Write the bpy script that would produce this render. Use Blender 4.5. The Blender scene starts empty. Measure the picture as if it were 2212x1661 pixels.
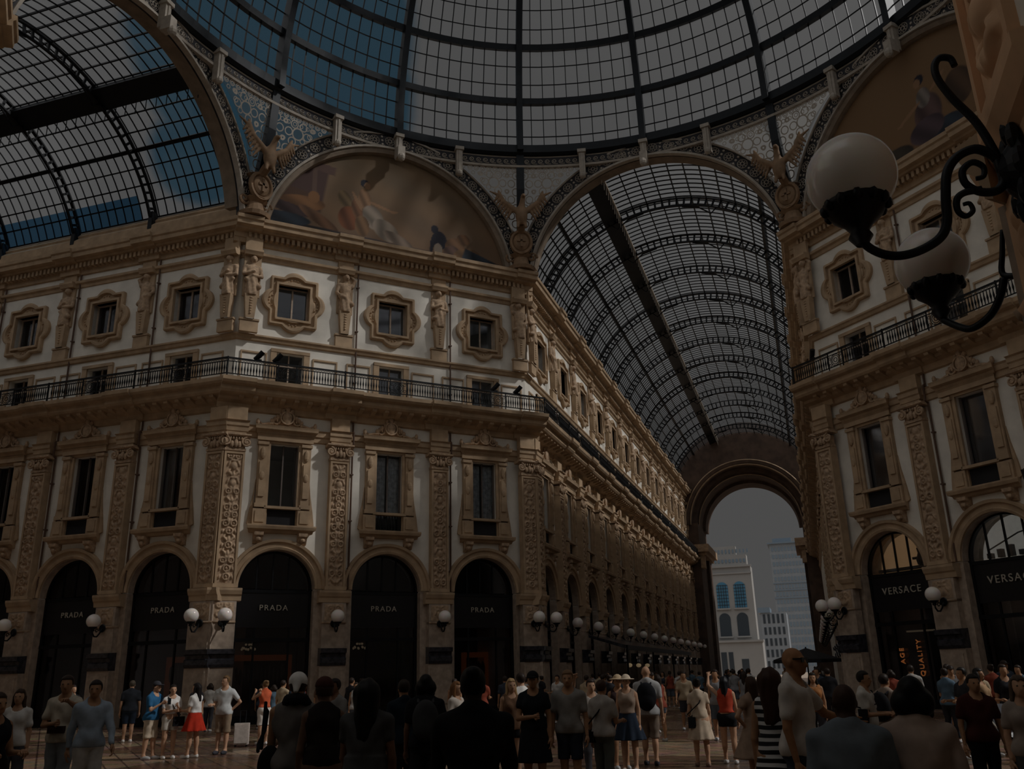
import bpy, math, random
import numpy as np
from mathutils import Vector, Matrix
PI=math.pi
# ------------------------------------------------ camera, sky, sun, exposure
scene=bpy.context.scene
C=scene.collection
CAMPOS=(5.731,-25.041,1.746)
CR=((0.94906625,0.11989596,0.29137298),(0.31418728,-0.29069683,-0.90375976),(-0.02365594,0.94927357,-0.31356034))
cd=bpy.data.cameras.new('camera'); cam=bpy.data.objects.new('camera',cd); C.objects.link(cam)
cd.sensor_fit='HORIZONTAL'; cd.sensor_width=36; cd.lens=1896.0/2212*36; cd.clip_end=2000; cd.clip_start=.05
m=Matrix(CR).to_4x4(); m.translation=Vector(CAMPOS); cam.matrix_world=m
scene.camera=cam
vs=scene.view_settings; vs.view_transform='Standard'; vs.look='None'; vs.gamma=1; vs.use_curve_mapping=False
vs.exposure=-3.76
scene.cycles.transparent_max_bounces=24; scene.cycles.max_bounces=8; scene.cycles.diffuse_bounces=5
def viewdir(u,v):
    r=Matrix(CR); return (r@Vector(((u-1106)/1896,-(v-830.5)/1896,-1))).normalized()
wd=bpy.data.worlds.new('sky'); scene.world=wd; wd.use_nodes=True
nt=wd.node_tree; nt.nodes.clear()
N=nt.nodes.new; Lk=nt.links.new
out=N('ShaderNodeOutputWorld'); bg=N('ShaderNodeBackground'); tc=N('ShaderNodeTexCoord'); Lk(bg.outputs[0],out.inputs[0])
noi=N('ShaderNodeTexNoise'); noi.inputs['Scale'].default_value=6; noi.inputs['Detail'].default_value=5; Lk(tc.outputs['Generated'],noi.inputs['Vector'])
def lobe(u,v,c0,c1,amp):
    d=viewdir(u,v); vm=N('ShaderNodeVectorMath'); vm.operation='DOT_PRODUCT'; Lk(tc.outputs['Generated'],vm.inputs[0]); vm.inputs[1].default_value=d
    ad=N('ShaderNodeMath'); ad.operation='MULTIPLY_ADD'; Lk(noi.outputs['Fac'],ad.inputs[0]); ad.inputs[1].default_value=amp; Lk(vm.outputs['Value'],ad.inputs[2])
    mr=N('ShaderNodeMapRange'); mr.interpolation_type='SMOOTHSTEP'; mr.inputs['From Min'].default_value=c0+amp*.5; mr.inputs['From Max'].default_value=c1+amp*.5; Lk(ad.outputs[0],mr.inputs['Value']); return mr.outputs[0]
l1=lobe(600,70,.9885,.9915,.006); l2=lobe(440,335,.9982,.9991,.0008); l3=lobe(690,220,.9935,.9955,.004); l4=lobe(432,190,.9984,.9992,.0008); l5=lobe(420,90,.9985,.9993,.0008)
mx=None
for l in (l1,l2,l3,l4,l5):
    if mx is None: mx=l
    else:
        k=N('ShaderNodeMath'); k.operation='MAXIMUM'; Lk(mx,k.inputs[0]); Lk(l,k.inputs[1]); mx=k.outputs[0]
sp=N('ShaderNodeMix'); sp.data_type='RGBA'; Lk(mx,sp.inputs[0]); sp.inputs[6].default_value=(.92,.91,.90,1); sp.inputs[7].default_value=(.17,.42,.62,1)
# two bright sky lobes added out of view, as fill light for the walls
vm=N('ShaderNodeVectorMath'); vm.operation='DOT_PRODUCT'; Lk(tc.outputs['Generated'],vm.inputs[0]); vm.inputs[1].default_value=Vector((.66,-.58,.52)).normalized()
fill1=N('ShaderNodeMapRange'); fill1.interpolation_type='SMOOTHSTEP'; fill1.inputs['From Min'].default_value=.3; fill1.inputs['From Max'].default_value=.85; fill1.inputs['To Min'].default_value=1; fill1.inputs['To Max'].default_value=6; Lk(vm.outputs['Value'],fill1.inputs['Value'])
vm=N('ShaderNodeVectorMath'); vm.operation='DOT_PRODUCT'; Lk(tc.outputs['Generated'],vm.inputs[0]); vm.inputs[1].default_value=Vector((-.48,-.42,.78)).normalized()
fill2=N('ShaderNodeMapRange'); fill2.interpolation_type='SMOOTHSTEP'; fill2.inputs['From Min'].default_value=.68; fill2.inputs['From Max'].default_value=.95; fill2.inputs['To Max'].default_value=5.5; Lk(vm.outputs['Value'],fill2.inputs['Value'])
sm=N('ShaderNodeMath'); sm.operation='ADD'; Lk(fill1.outputs[0],sm.inputs[0]); Lk(fill2.outputs[0],sm.inputs[1])
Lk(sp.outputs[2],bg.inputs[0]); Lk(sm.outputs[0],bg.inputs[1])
sd=bpy.data.lights.new('sun','SUN'); sd.energy=25; sd.angle=math.radians(3); sd.color=(1,.97,.93)
sun=bpy.data.objects.new('sun',sd); C.objects.link(sun)
SEL=math.radians(41); SAZ=math.radians(7)
sun.rotation_euler=Vector((math.cos(SEL)*math.cos(SAZ),math.cos(SEL)*math.sin(SAZ),math.sin(SEL))).to_track_quat('Z','Y').to_euler()
# ------------------------------------------------ materials
def mat(name,col,rough=.7,metal=0,noise=None,emit=None,es=1,bump=0,spec=.4,attr=None,col2=None):
    m=bpy.data.materials.new(name); m.use_nodes=True; t=m.node_tree; b=t.nodes['Principled BSDF']
    b.inputs['Base Color'].default_value=(*col,1); b.inputs['Roughness'].default_value=rough; b.inputs['Metallic'].default_value=metal
    b.inputs['Specular IOR Level'].default_value=spec
    if attr:
        a=t.nodes.new('ShaderNodeAttribute'); a.attribute_name=attr; t.links.new(a.outputs['Color'],b.inputs['Base Color'])
    if noise:
        sc,am=noise; tcx=t.nodes.new('ShaderNodeTexCoord'); n=t.nodes.new('ShaderNodeTexNoise'); n.inputs['Scale'].default_value=sc; n.inputs['Detail'].default_value=4
        t.links.new(tcx.outputs['Object'],n.inputs['Vector'])
        mx=t.nodes.new('ShaderNodeMix'); mx.data_type='RGBA'; c2=col2 or tuple(c*(1-am) for c in col)
        rp=t.nodes.new('ShaderNodeMapRange'); rp.inputs[1].default_value=.35; rp.inputs[2].default_value=.65; t.links.new(n.outputs['Fac'],rp.inputs[0])
        t.links.new(rp.outputs[0],mx.inputs[0]); mx.inputs[6].default_value=(*col,1); mx.inputs[7].default_value=(*c2,1); t.links.new(mx.outputs[2],b.inputs['Base Color'])
        if bump:
            bp=t.nodes.new('ShaderNodeBump'); bp.inputs['Strength'].default_value=bump; bp.inputs['Distance'].default_value=.02; t.links.new(n.outputs['Fac'],bp.inputs['Height']); t.links.new(bp.outputs[0],b.inputs['Normal'])
    if emit: b.inputs['Emission Color'].default_value=(*emit,1); b.inputs['Emission Strength'].default_value=es
    return m
def glassmat(name,tint,fac=.08,dcol=(.8,.8,.8)):
    m=bpy.data.materials.new(name); m.use_nodes=True; t=m.node_tree; t.nodes.clear()
    o=t.nodes.new('ShaderNodeOutputMaterial'); a=t.nodes.new('ShaderNodeBsdfTransparent'); a.inputs[0].default_value=(*tint,1)
    b=t.nodes.new('ShaderNodeBsdfTranslucent'); b.inputs[0].default_value=(*dcol,1); x=t.nodes.new('ShaderNodeMixShader'); x.inputs[0].default_value=fac
    t.links.new(a.outputs[0],x.inputs[1]); t.links.new(b.outputs[0],x.inputs[2]); t.links.new(x.outputs[0],o.inputs[0]); return m
def panemat(name,rough=.06,tint=(.84,.87,.9)):
    m=bpy.data.materials.new(name); m.use_nodes=True; t=m.node_tree; t.nodes.clear()
    o=t.nodes.new('ShaderNodeOutputMaterial'); a=t.nodes.new('ShaderNodeBsdfTransparent'); a.inputs[0].default_value=(*tint,1)
    b=t.nodes.new('ShaderNodeBsdfGlossy'); b.inputs['Roughness'].default_value=rough; b.inputs[0].default_value=(.9,.9,.95,1)
    f=t.nodes.new('ShaderNodeFresnel'); f.inputs[0].default_value=1.5; x=t.nodes.new('ShaderNodeMixShader')
    t.links.new(f.outputs[0],x.inputs[0]); t.links.new(a.outputs[0],x.inputs[1]); t.links.new(b.outputs[0],x.inputs[2]); t.links.new(x.outputs[0],o.inputs[0]); return m
M={}
M['plaster']=mat('plaster',(.85,.81,.73),.85,noise=(1.1,.16),bump=.05)
M['stone']=mat('carved_stone',(.47,.32,.20),.8,noise=(3,.35),bump=.15)
M['stone2']=mat('moulded_stone',(.50,.355,.225),.8,noise=(2,.25),bump=.1)
M['relief']=mat('relief_stone',(.54,.38,.25),.8,noise=(7,.4),bump=.25)
M['marble']=mat('black_marble',(.018,.018,.022),.25,noise=(5,.5),col2=(.05,.05,.06))
M['pier']=mat('granite_pier',(.46,.36,.28),.6,noise=(4,.3))
M['iron']=mat('black_iron',(.012,.013,.015),.45,.6)
M['steel']=mat('dark_blue_steel',(.010,.014,.019),.5,.3,noise=(2,.3))
M['inside']=mat('dark_interior',(.015,.015,.018),.8)
M['black']=mat('black_fascia',(.008,.008,.010),.35)
M['curtain']=mat('window_curtain',(.85,.84,.80),.8,noise=(6,.5))
M['letter']=mat('brass_letters',(.45,.41,.34),.5,.0)
M['globe']=mat('opal_globe',(.86,.80,.75),.12,spec=.6)
M['globe'].node_tree.nodes['Principled BSDF'].inputs['Subsurface Weight'].default_value=.35
M['glass']=glassmat('roof_glass',(.98,.985,.99),.05)
M['blueglass']=glassmat('blue_roof_glass',(.10,.25,.42),.05,(.2,.4,.6))
M['lace']=glassmat('pendentive_glass',(.85,.84,.82),.22,(.5,.48,.45))
M['pane']=panemat('window_pane'); M['cream']=mat('cream_ironwork',(.45,.40,.34),.7,noise=(4,.2))
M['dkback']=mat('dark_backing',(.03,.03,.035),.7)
M['warm']=mat('lit_interior',(.3,.15,.06),.8,noise=(2,.6),emit=(1,.55,.25),es=1.9)
M['white_lit']=mat('white_lit_interior',(.5,.48,.45),.8,noise=(2.5,.7),emit=(1,.9,.75),es=1.5)
M['lampglow']=mat('lamp_glow',(1,.8,.5),.5,emit=(1,.72,.4),es=1.1)
M['redshelf']=mat('orange_shelf',(.5,.10,.03),.6,emit=(1,.25,.05),es=.3)
M['neon']=mat('neon_orange',(.9,.3,.1),.5,emit=(1,.32,.08),es=.9)
M['paint']=mat('painted_mosaic',(.5,.5,.5),.8,attr='Col')
M['eagle']=mat('eagle_bronze_stone',(.30,.19,.11),.75,noise=(3,.3),bump=.2)
M['endstone']=mat('shaded_end_stone',(.11,.07,.05),.85,noise=(1,.4))  # the shade at the passage end is put into this darker stone colour
M['nearstone']=mat('lightened_terracotta',(.80,.50,.30),.75,noise=(2,.2))  # orange stone lightened to make up for weak light on the near wall
M['shoppane']=panemat('shop_pane',.08,(.55,.56,.6))
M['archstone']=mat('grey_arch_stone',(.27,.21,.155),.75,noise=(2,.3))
M['pipe']=mat('brown_downpipe',(.10,.055,.035),.6)
M['roofdark']=mat('roof_slate',(.1,.09,.08),.9)
M['curtaindk']=mat('dark_blind',(.12,.10,.09),.8)
def floor_mat():
    m=bpy.data.materials.new('marble_floor'); m.use_nodes=True; t=m.node_tree; b=t.nodes['Principled BSDF']
    g=t.nodes.new('ShaderNodeTexCoord'); mp=t.nodes.new('ShaderNodeMapping'); t.links.new(g.outputs['Object'],mp.inputs[0]); mp.inputs['Rotation'].default_value=(0,0,.785)
    br=t.nodes.new('ShaderNodeTexBrick'); br.offset=.5; br.inputs['Scale'].default_value=.55; br.inputs['Color1'].default_value=(.31,.215,.14,1); br.inputs['Color2'].default_value=(.22,.145,.10,1); br.inputs['Mortar'].default_value=(.08,.05,.04,1); br.inputs['Mortar Size'].default_value=.012
    t.links.new(mp.outputs[0],br.inputs['Vector'])
    ck=t.nodes.new('ShaderNodeTexChecker'); ck.inputs['Scale'].default_value=.22; ck.inputs[1].default_value=(1,1,1,1); ck.inputs[2].default_value=(.42,.36,.34,1); t.links.new(g.outputs['Object'],ck.inputs[0])
    n=t.nodes.new('ShaderNodeTexNoise'); n.inputs['Scale'].default_value=1.7; n.inputs['Detail'].default_value=6; t.links.new(g.outputs['Object'],n.inputs[0])
    mx=t.nodes.new('ShaderNodeMix'); mx.data_type='RGBA'; mx.blend_type='MULTIPLY'; mx.inputs[0].default_value=1; t.links.new(br.outputs[0],mx.inputs[6]); t.links.new(ck.outputs[0],mx.inputs[7])
    m2=t.nodes.new('ShaderNodeMix'); m2.data_type='RGBA'; m2.blend_type='OVERLAY'; m2.inputs[0].default_value=.5; t.links.new(mx.outputs[2],m2.inputs[6]); t.links.new(n.outputs['Color'],m2.inputs[7]); t.links.new(m2.outputs[2],b.inputs['Base Color'])
    mr=t.nodes.new('ShaderNodeMapRange'); mr.inputs[3].default_value=.12; mr.inputs[4].default_value=.42; t.links.new(n.outputs['Fac'],mr.inputs[0]); t.links.new(mr.outputs[0],b.inputs['Roughness'])
    return m
M['floor']=floor_mat()
def stripemat():
    m=mat('striped_cloth',(.6,.6,.6),.85); t=m.node_tree; tc_=t.nodes.new('ShaderNodeTexCoord'); w=t.nodes.new('ShaderNodeTexWave'); w.bands_direction='Z'; w.inputs['Scale'].default_value=4.2; w.inputs['Distortion'].default_value=1.6; w.inputs['Detail Scale'].default_value=.6
    t.links.new(tc_.outputs['Object'],w.inputs[0]); r=t.nodes.new('ShaderNodeValToRGB'); r.color_ramp.interpolation='CONSTANT'; r.color_ramp.elements[0].color=(.012,.012,.014,1); r.color_ramp.elements[1].color=(.62,.62,.62,1); r.color_ramp.elements[1].position=.55
    t.links.new(w.outputs['Color'],r.inputs[0]); t.links.new(r.outputs[0],t.nodes['Principled BSDF'].inputs['Base Color']); return m
M['stripes']=stripemat()
_cm={}
def cloth(c,r=.85):
    k=(round(c[0],3),round(c[1],3),round(c[2],3))
    if k not in _cm: _cm[k]=mat('cloth',c,r,noise=(9,.22),spec=.15)
    return _cm[k]
# ------------------------------------------------ mesh helpers
class MB:
    def __init__(s): s.v=[]; s.f=[]; s.m=[]
    def add(s,vs,fs,mi=0):
        o=len(s.v); s.v.extend(vs); s.f.extend([tuple(i+o for i in f) for f in fs]); s.m.extend([mi]*len(fs)); return s
    def box(s,x0,x1,y0,y1,z0,z1,mi=0):
        return s.add([(x0,y0,z0),(x1,y0,z0),(x1,y1,z0),(x0,y1,z0),(x0,y0,z1),(x1,y0,z1),(x1,y1,z1),(x0,y1,z1)],[(0,3,2,1),(4,5,6,7),(0,1,5,4),(1,2,6,5),(2,3,7,6),(3,0,4,7)],mi)
    def mould(s,x0,x1,pts,m0=0,m1=0,mi=0):   # pts: (distance out of the wall, z)
        n=len(pts); A=[(x0-m0*.4142*d,-d,z) for d,z in pts]; B=[(x1+m1*.4142*d,-d,z) for d,z in pts]
        return s.add(A+B,[(i,i+n,(i+1)%n+n,(i+1)%n) for i in range(n)]+[tuple(range(n)),tuple(range(2*n-1,n-1,-1))],mi)
    def sweep(s,path,w,h,ups=None,closed=False,mi=0):   # rectangular bar along a path; ups: per-point up vectors
        n=len(path); P=[Vector(p) for p in path]; vs=[]
        for i,p in enumerate(P):
            a=P[(i-1)%n] if (i>0 or closed) else P[0]; b=P[(i+1)%n] if (i<n-1 or closed) else P[-1]
            t=(b-a).normalized(); u=Vector(ups[i]) if ups else Vector((0,0,1))
            if abs(t.dot(u))>.98: u=Vector((0,1,.01))
            r=t.cross(u).normalized(); u=r.cross(t).normalized()
            for q in ((-1,-1),(1,-1),(1,1),(-1,1)): vs.append(tuple(p+r*(q[0]*w/2)+u*(q[1]*h/2)))
        fs=[]
        for i in range(n if closed else n-1):
            j=(i+1)%n
            for k in range(4): fs.append((i*4+k,i*4+(k+1)%4,j*4+(k+1)%4,j*4+k))
        if not closed: fs+= [(3,2,1,0),tuple((n-1)*4+k for k in range(4))]
        return s.add(vs,fs,mi)
    def tube(s,path,rad,k=8,mi=0,closed=False):
        n=len(path); P=[Vector(p) for p in path]; R=rad if isinstance(rad,(list,tuple)) else [rad]*n; vs=[]; prev=None
        for i,p in enumerate(P):
            a=P[(i-1)%n] if (i>0 or closed) else P[0]; b=P[(i+1)%n] if (i<n-1 or closed) else P[-1]
            t=(b-a).normalized()
            u=prev if prev is not None else (Vector((0,0,1)) if abs(t.z)<.9 else Vector((0,1,0)))
            u=(u-t*u.dot(t)).normalized(); prev=u; r=t.cross(u)
            for q in range(k): an=2*PI*q/k; vs.append(tuple(p+(u*math.cos(an)+r*math.sin(an))*R[i]))
        fs=[]
        for i in range(n if closed else n-1):
            j=(i+1)%n
            for q in range(k): fs.append((i*k+q,i*k+(q+1)%k,j*k+(q+1)%k,j*k+q))
        if not closed: fs+=[tuple(range(k-1,-1,-1)),tuple((n-1)*k+q for q in range(k))]
        return s.add(vs,fs,mi)
    def ell(s,c,r,nu=14,nv=9,mi=0):
        vs=[];fs=[]
        for j in range(nv+1):
            th=PI*j/nv
            for i in range(nu): ph=2*PI*i/nu; vs.append((c[0]+r[0]*math.sin(th)*math.cos(ph),c[1]+r[1]*math.sin(th)*math.sin(ph),c[2]+r[2]*math.cos(th)))
        for j in range(nv):
            for i in range(nu): fs.append((j*nu+i,(j+1)*nu+i,(j+1)*nu+(i+1)%nu,j*nu+(i+1)%nu))
        return s.add(vs,fs,mi)
    def lathe(s,prof,c=(0,0,0),k=20,ax=2,mi=0):
        vs=[];fs=[];n=len(prof)
        for r,z in prof:
            for q in range(k):
                a=2*PI*q/k; p=[r*math.cos(a),r*math.sin(a),z]
                if ax==1: p=[p[0],p[2],p[1]]
                if ax==0: p=[p[2],p[0],p[1]]
                vs.append((p[0]+c[0],p[1]+c[1],p[2]+c[2]))
        for j in range(n-1):
            for q in range(k): fs.append((j*k+q,j*k+(q+1)%k,(j+1)*k+(q+1)%k,(j+1)*k+q))
        fs+=[tuple(range(k)),tuple((n-1)*k+q for q in range(k))]
        return s.add(vs,fs,mi)
    def arc(s,cz,prof,a0,a1,n,cx=0,mi=0):   # profile (radius, y) swept about the y axis at (cx,cz)
        m_=len(prof); vs=[];fs=[]
        for i in range(n+1):
            a=a0+(a1-a0)*i/n
            for r,y in prof: vs.append((cx+r*math.cos(a),y,cz+r*math.sin(a)))
        for i in range(n):
            for j in range(m_): fs.append((i*m_+j,i*m_+(j+1)%m_,(i+1)*m_+(j+1)%m_,(i+1)*m_+j))
        fs+=[tuple(range(m_)),tuple(n*m_+j for j in range(m_))]
        return s.add(vs,fs,mi)
    def poly(s,pts,y0,y1,mi=0):   # (x,z) outline extruded in y
        n=len(pts); return s.add([(x,y0,z) for x,z in pts]+[(x,y1,z) for x,z in pts],[tuple(range(n)),tuple(range(2*n-1,n-1,-1))]+[(i,i+n,(i+1)%n+n,(i+1)%n) for i in range(n)],mi)
    def xf(s,M4,start=0):
        s.v[start:]=[tuple(M4@Vector(p)) for p in s.v[start:]]; return s
    def obj(s,name,mats,parent=None,smooth=False,kind=None):
        me=bpy.data.meshes.new(name); me.from_pydata(s.v,[],s.f)
        ms=mats if isinstance(mats,(list,tuple)) else [mats]
        for x in ms: me.materials.append(M[x] if isinstance(x,str) else x)
        if any(s.m): me.polygons.foreach_set('material_index',s.m)
        if smooth: me.polygons.foreach_set('use_smooth',[True]*len(s.f))
        me.update(); o=bpy.data.objects.new(name,me); C.objects.link(o)
        if parent: o.parent=parent
        if kind: o['kind']=kind
        return o
def thing(name,label=None,cat=None,group=None,loc=(0,0,0),rz=0,kind=None):
    o=bpy.data.objects.new(name,None); C.objects.link(o); o.location=loc; o.rotation_euler=(0,0,rz); o.empty_display_size=.1
    tag(o,label,cat,group,kind); return o
def tag(o,label=None,cat=None,group=None,kind=None):
    for k,v in (('label',label),('category',cat),('group',group),('kind',kind)):
        if v: o[k]=v
    return o
def dup(root,label=None,group=None,name=None):
    r=root.copy(); C.objects.link(r)
    if label: r['label']=label
    if group: r['group']=group
    if name: r.name=name
    for ch in list(root.children):
        c=ch.copy(); C.objects.link(c); c.parent=r
        for g in list(ch.children):
            d=g.copy(); C.objects.link(d); d.parent=c
    return r
def spiral(cx,cz,r0,turns,n,y,s=1,a0=0,end=.15):
    out=[]
    for i in range(n+1):
        t=i/n; r=r0*(1-t*(1-end)); a=a0+s*2*PI*turns*t; out.append((cx+r*math.cos(a),y,cz+r*math.sin(a)))
    return out
# signed-distance sculpting (figures, statues)
def snet(f,lo,hi,h):
    ax=[np.arange(lo[i],hi[i]+h,h) for i in range(3)]
    P=np.stack(np.meshgrid(*ax,indexing='ij'),-1); V=f(P); n=V.shape
    ins=V<0; cor=[(i,j,k) for i in (0,1) for j in (0,1) for k in (0,1)]
    sl=lambda A,c:A[c[0]:n[0]-1+c[0],c[1]:n[1]-1+c[1],c[2]:n[2]-1+c[2]]
    cnt=sum(sl(ins,c).astype(int) for c in cor); act=(cnt>0)&(cnt<8); I=np.argwhere(act)
    if len(I)==0: return [],[]
    idx=-np.ones(act.shape,int); idx[act]=np.arange(len(I))
    acc=np.zeros((len(I),3)); num=np.zeros(len(I))
    for a in cor:
        for d in range(3):
            if a[d]==0:
                b=list(a); b[d]=1
                va=V[I[:,0]+a[0],I[:,1]+a[1],I[:,2]+a[2]]; vb=V[I[:,0]+b[0],I[:,1]+b[1],I[:,2]+b[2]]
                s_=(va<0)!=(vb<0); t=np.where(s_,va/(va-vb+1e-12),0)
                p=np.array(a,float)[None]+np.zeros((len(I),3)); p[:,d]+=t; acc+=p*s_[:,None]; num+=s_
    vert=np.array(lo)+(I+acc/num[:,None])*h
    F=[]
    for d in range(3):
        e1,e2=(d+1)%3,(d+2)%3
        A=ins; B=np.roll(ins,-1,d); ch=A!=B
        s_=[slice(None)]*3; s_[d]=slice(0,n[d]-1); s_[e1]=slice(1,n[e1]-1); s_[e2]=slice(1,n[e2]-1)
        sub=np.argwhere(ch[tuple(s_)]); 
        if len(sub)==0: continue
        off=np.zeros(3,int); off[e1]=1; off[e2]=1; g=sub+off
        o1=np.zeros(3,int); o1[e1]=1; o2=np.zeros(3,int); o2[e2]=1
        q=[g-o1-o2,g-o2,g,g-o1]; q=[idx[c[:,0],c[:,1],c[:,2]] for c in q]
        inn=A[g[:,0],g[:,1],g[:,2]]; Q=np.stack(q,1); Q[~inn]=Q[~inn][:,::-1]; F.append(Q)
    F=np.concatenate(F); F=F[(F>=0).all(1)]
    return [tuple(x) for x in vert.tolist()],[tuple(x) for x in F.tolist()]
def cap(P,a,b,ra,rb):
    a=np.array(a,float);b=np.array(b,float);ab=b-a; t=np.clip(((P-a)@ab)/(ab@ab+1e-9),0,1)
    return np.linalg.norm(P-a-t[...,None]*ab,axis=-1)-(ra+(rb-ra)*t)
def elp(P,c,r):
    r=np.array(r,float);q=P-np.array(c,float);k0=np.linalg.norm(q/r,axis=-1);k1=np.linalg.norm(q/(r*r),axis=-1)+1e-9
    return k0*(k0-1)/k1
def smin(ds,k=.03):
    r=ds[0]
    for d in ds[1:]:
        hh=np.clip(.5+.5*(d-r)/k,0,1); r=d+(r-d)*hh-k*hh*(1-hh)
    return r
# ------------------------------------------------ plan of the hall (octagon crossing of four arcades)
A_=18.3; W_=7.515; FL=(A_-W_)*2**.5; BAY=FL/3; Q=PI/4
FR={'center':((-A_,W_),Q),'right':((W_,A_),-Q),'left':((-A_,W_),0),'passage':((-W_,A_),PI/2),'passr':((W_,A_),-PI/2),
    'near':((W_,-A_),-PI/2),'nearl':((-W_,-A_),PI/2),'swface':((-W_,-A_),3*Q),'seface':((A_,-W_),-3*Q),'leftfar':((-A_,-W_),PI),'east_n':((A_,W_),0),'east_s':((A_,-W_),PI)}
def put(o,fr,x=0,y=0,z=0):
    (ox,oy),r=FR[fr]; c,s=math.cos(r),math.sin(r)
    o.location=(ox+x*c-y*s,oy+x*s+y*c,z); o.rotation_euler=(0,0,r); return o
AR=1.70; AZ=5.6; WT=1.0
def wall_mesh(mb,x0,x1,centers,bw,z1=23.0,low=True):
    """wall slab y 0..WT with arch, tall window, balcony door and upper window openings in each bay"""
    ed=[x0]
    for c in centers: ed+= [c-bw/2,c+bw/2]
    ed.append(x1)
    for i in range(0,len(ed),2):
        if ed[i+1]-ed[i]>.01: mb.box(ed[i],ed[i+1],0,WT,0,z1)
    for c in centers:
        l,r=c-bw/2,c+bw/2
        mb.box(l,c-AR,0,WT,0,AZ); mb.box(c+AR,r,0,WT,0,AZ)
        n=20; vs=[];fs=[]
        for i in range(n+1):
            a=PI-PI*i/n; X=c+AR*math.cos(a); Z=AZ+AR*math.sin(a); 
            tx=l+(r-l)*i/n
            for (px,pz) in ((X,Z),(tx,8.3)):
                vs+=[(px,0,pz),(px,WT,pz)]
        for i in range(n):
            o=i*4; fs+=[(o,o+4,o+6,o+2),(o,o+1,o+5,o+4)]
        mb.add(vs,fs)
        mb.add([(l,0,AZ),(c-AR,0,AZ),(l,0,8.3)],[(0,1,2)]); mb.add([(r,0,AZ),(c+AR,0,AZ),(r,0,8.3)],[(0,2,1)])
        for za,zb,hw in ((8.3,12.1,.68),(15.0,16.6,.65),(18.36,20.1,.77)):
            mb.box(l,c-hw,0,WT,za,zb); mb.box(c+hw,r,0,WT,za,zb)
        for za,zb in ((12.1,15.0),(16.6,18.36),(20.1,z1)): mb.box(l,r,0,WT,za,zb)
        mb.box(l,r,WT+2.5,WT+2.7,0,z1)
        for zz in (.05,8.2,12.2,14.9,16.7,18.2,20.2): mb.box(l,r,WT,WT+2.6,zz-.04,zz+.04)
        mb.box(l-.05,l+.05,WT,WT+2.6,0,z1); mb.box(r-.05,r+.05,WT,WT+2.6,0,z1)
def relief(mb,x0,x1,z0,z1,y,amp,seed,nx=26,step=.035,mi=0):
    rg=random.Random(seed); nz=max(4,int((z1-z0)/step)); X,Z=np.meshgrid(np.linspace(-1,1,nx),np.linspace(z0,z1,nz)); hw=(x1-x0)/2; U=np.abs(X)*hw; H=np.zeros_like(X)
    def bump(cx,cz,rx,rz,h,an=0):
        nonlocal H
        dx=U-cx; dz=Z-cz; c,s=math.cos(an),math.sin(an); q=((dx*c+dz*s)/rx)**2+((-dx*s+dz*c)/rz)**2; H=np.maximum(H,h*np.sqrt(np.clip(1-q,0,1)))
    def ring(cx,cz,r,w,h):
        nonlocal H
        d=np.abs(np.hypot(U-cx,Z-cz)-r); H=np.maximum(H,h*np.clip(1-d/w,0,1)**.6)
    H=np.maximum(H,.5*np.clip(1-U/.03,0,1))
    z=z0+.1
    while z<z1-.1:
        k=rg.choice('vslrsl'); g=rg.uniform(.85,1.15)
        if k=='v': bump(0,z+.18,.15*g,.2,1); bump(0,z+.42,.2*g,.06,.9); bump(.2,z+.3,.05,.16,.7,.4); dz=.5
        elif k=='s': ring(.17,z+.16,.12*g,.045,.9); bump(.17,z+.16,.05,.05,.8); bump(.05,z+.3,.06,.13,.8,-.6); dz=.38
        elif k=='l': bump(.13,z+.12,.06,.19,.9,-.7*g); bump(.2,z+.24,.05,.14,.7,.6); bump(0,z+.1,.06,.12,1); dz=.32
        else: ring(0,z+.16,.13,.05,.9); bump(0,z+.16,.07,.07,1); bump(.26,z+.14,.05,.1,.7,.3); dz=.34
        z+=dz*rg.uniform(.85,1.05)
    H*=np.clip((hw-U)/.04,0,1)*np.clip((Z-z0)/.04,0,1)*np.clip((z1-Z)/.04,0,1)
    vs=[((x0+x1)/2+X[j,i]*hw,y-amp*H[j,i],Z[j,i]) for j in range(nz) for i in range(nx)]
    return mb.add([tuple(map(float,v)) for v in vs],[(j*nx+i,j*nx+i+1,(j+1)*nx+i+1,(j+1)*nx+i) for j in range(nz-1) for i in range(nx-1)],mi)
# ---- profiles
P_CORN=[(0,21.92),(.1,21.95),(.12,22.18),(.16,22.2),(.18,22.45),(.5,22.5),(.55,22.58),(.8,22.62),(.82,22.82),(.9,22.88),(.92,23.05),(.3,23.14),(0,23.14)]
P_BALC=[(0,13.5),(.12,13.55),(.16,13.8),(.42,13.9),(.46,14.02),(.9,14.1),(.98,14.2),(1.0,14.38),(1.2,14.45),(1.28,14.55),(1.3,14.72),(0,14.76)]
P_ARCH=[(0,12.3),(.08,12.34),(.08,12.56),(.14,12.6),(.14,12.8),(.2,12.88),(0,12.92)]
P_IMP=[(.0,4.97),(.05,5.0),(.08,5.2),(.14,5.26),(.2,5.42),(.2,5.52),(0,5.54)]
P_SILL=[(0,17.0),(.1,17.04),(.14,17.16),(.2,17.22),(.2,17.3),(0,17.32)]
P_ARC2=[(0,21.2),(.06,21.22),(.1,21.36),(.2,21.42),(.22,21.54),(0,21.56)]
P_ATT=[(0,23.1),(.3,23.12),(.28,23.3),(.05,23.5),(.0,24.1),(-.25,24.35),(-.2,24.45),(-.45,24.75),(-.6,24.8),(-.8,24.8),(-.8,23.1)]
def sh(p,d): return [(a+(d if a>0 else 0),z) for a,z in p]
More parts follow.
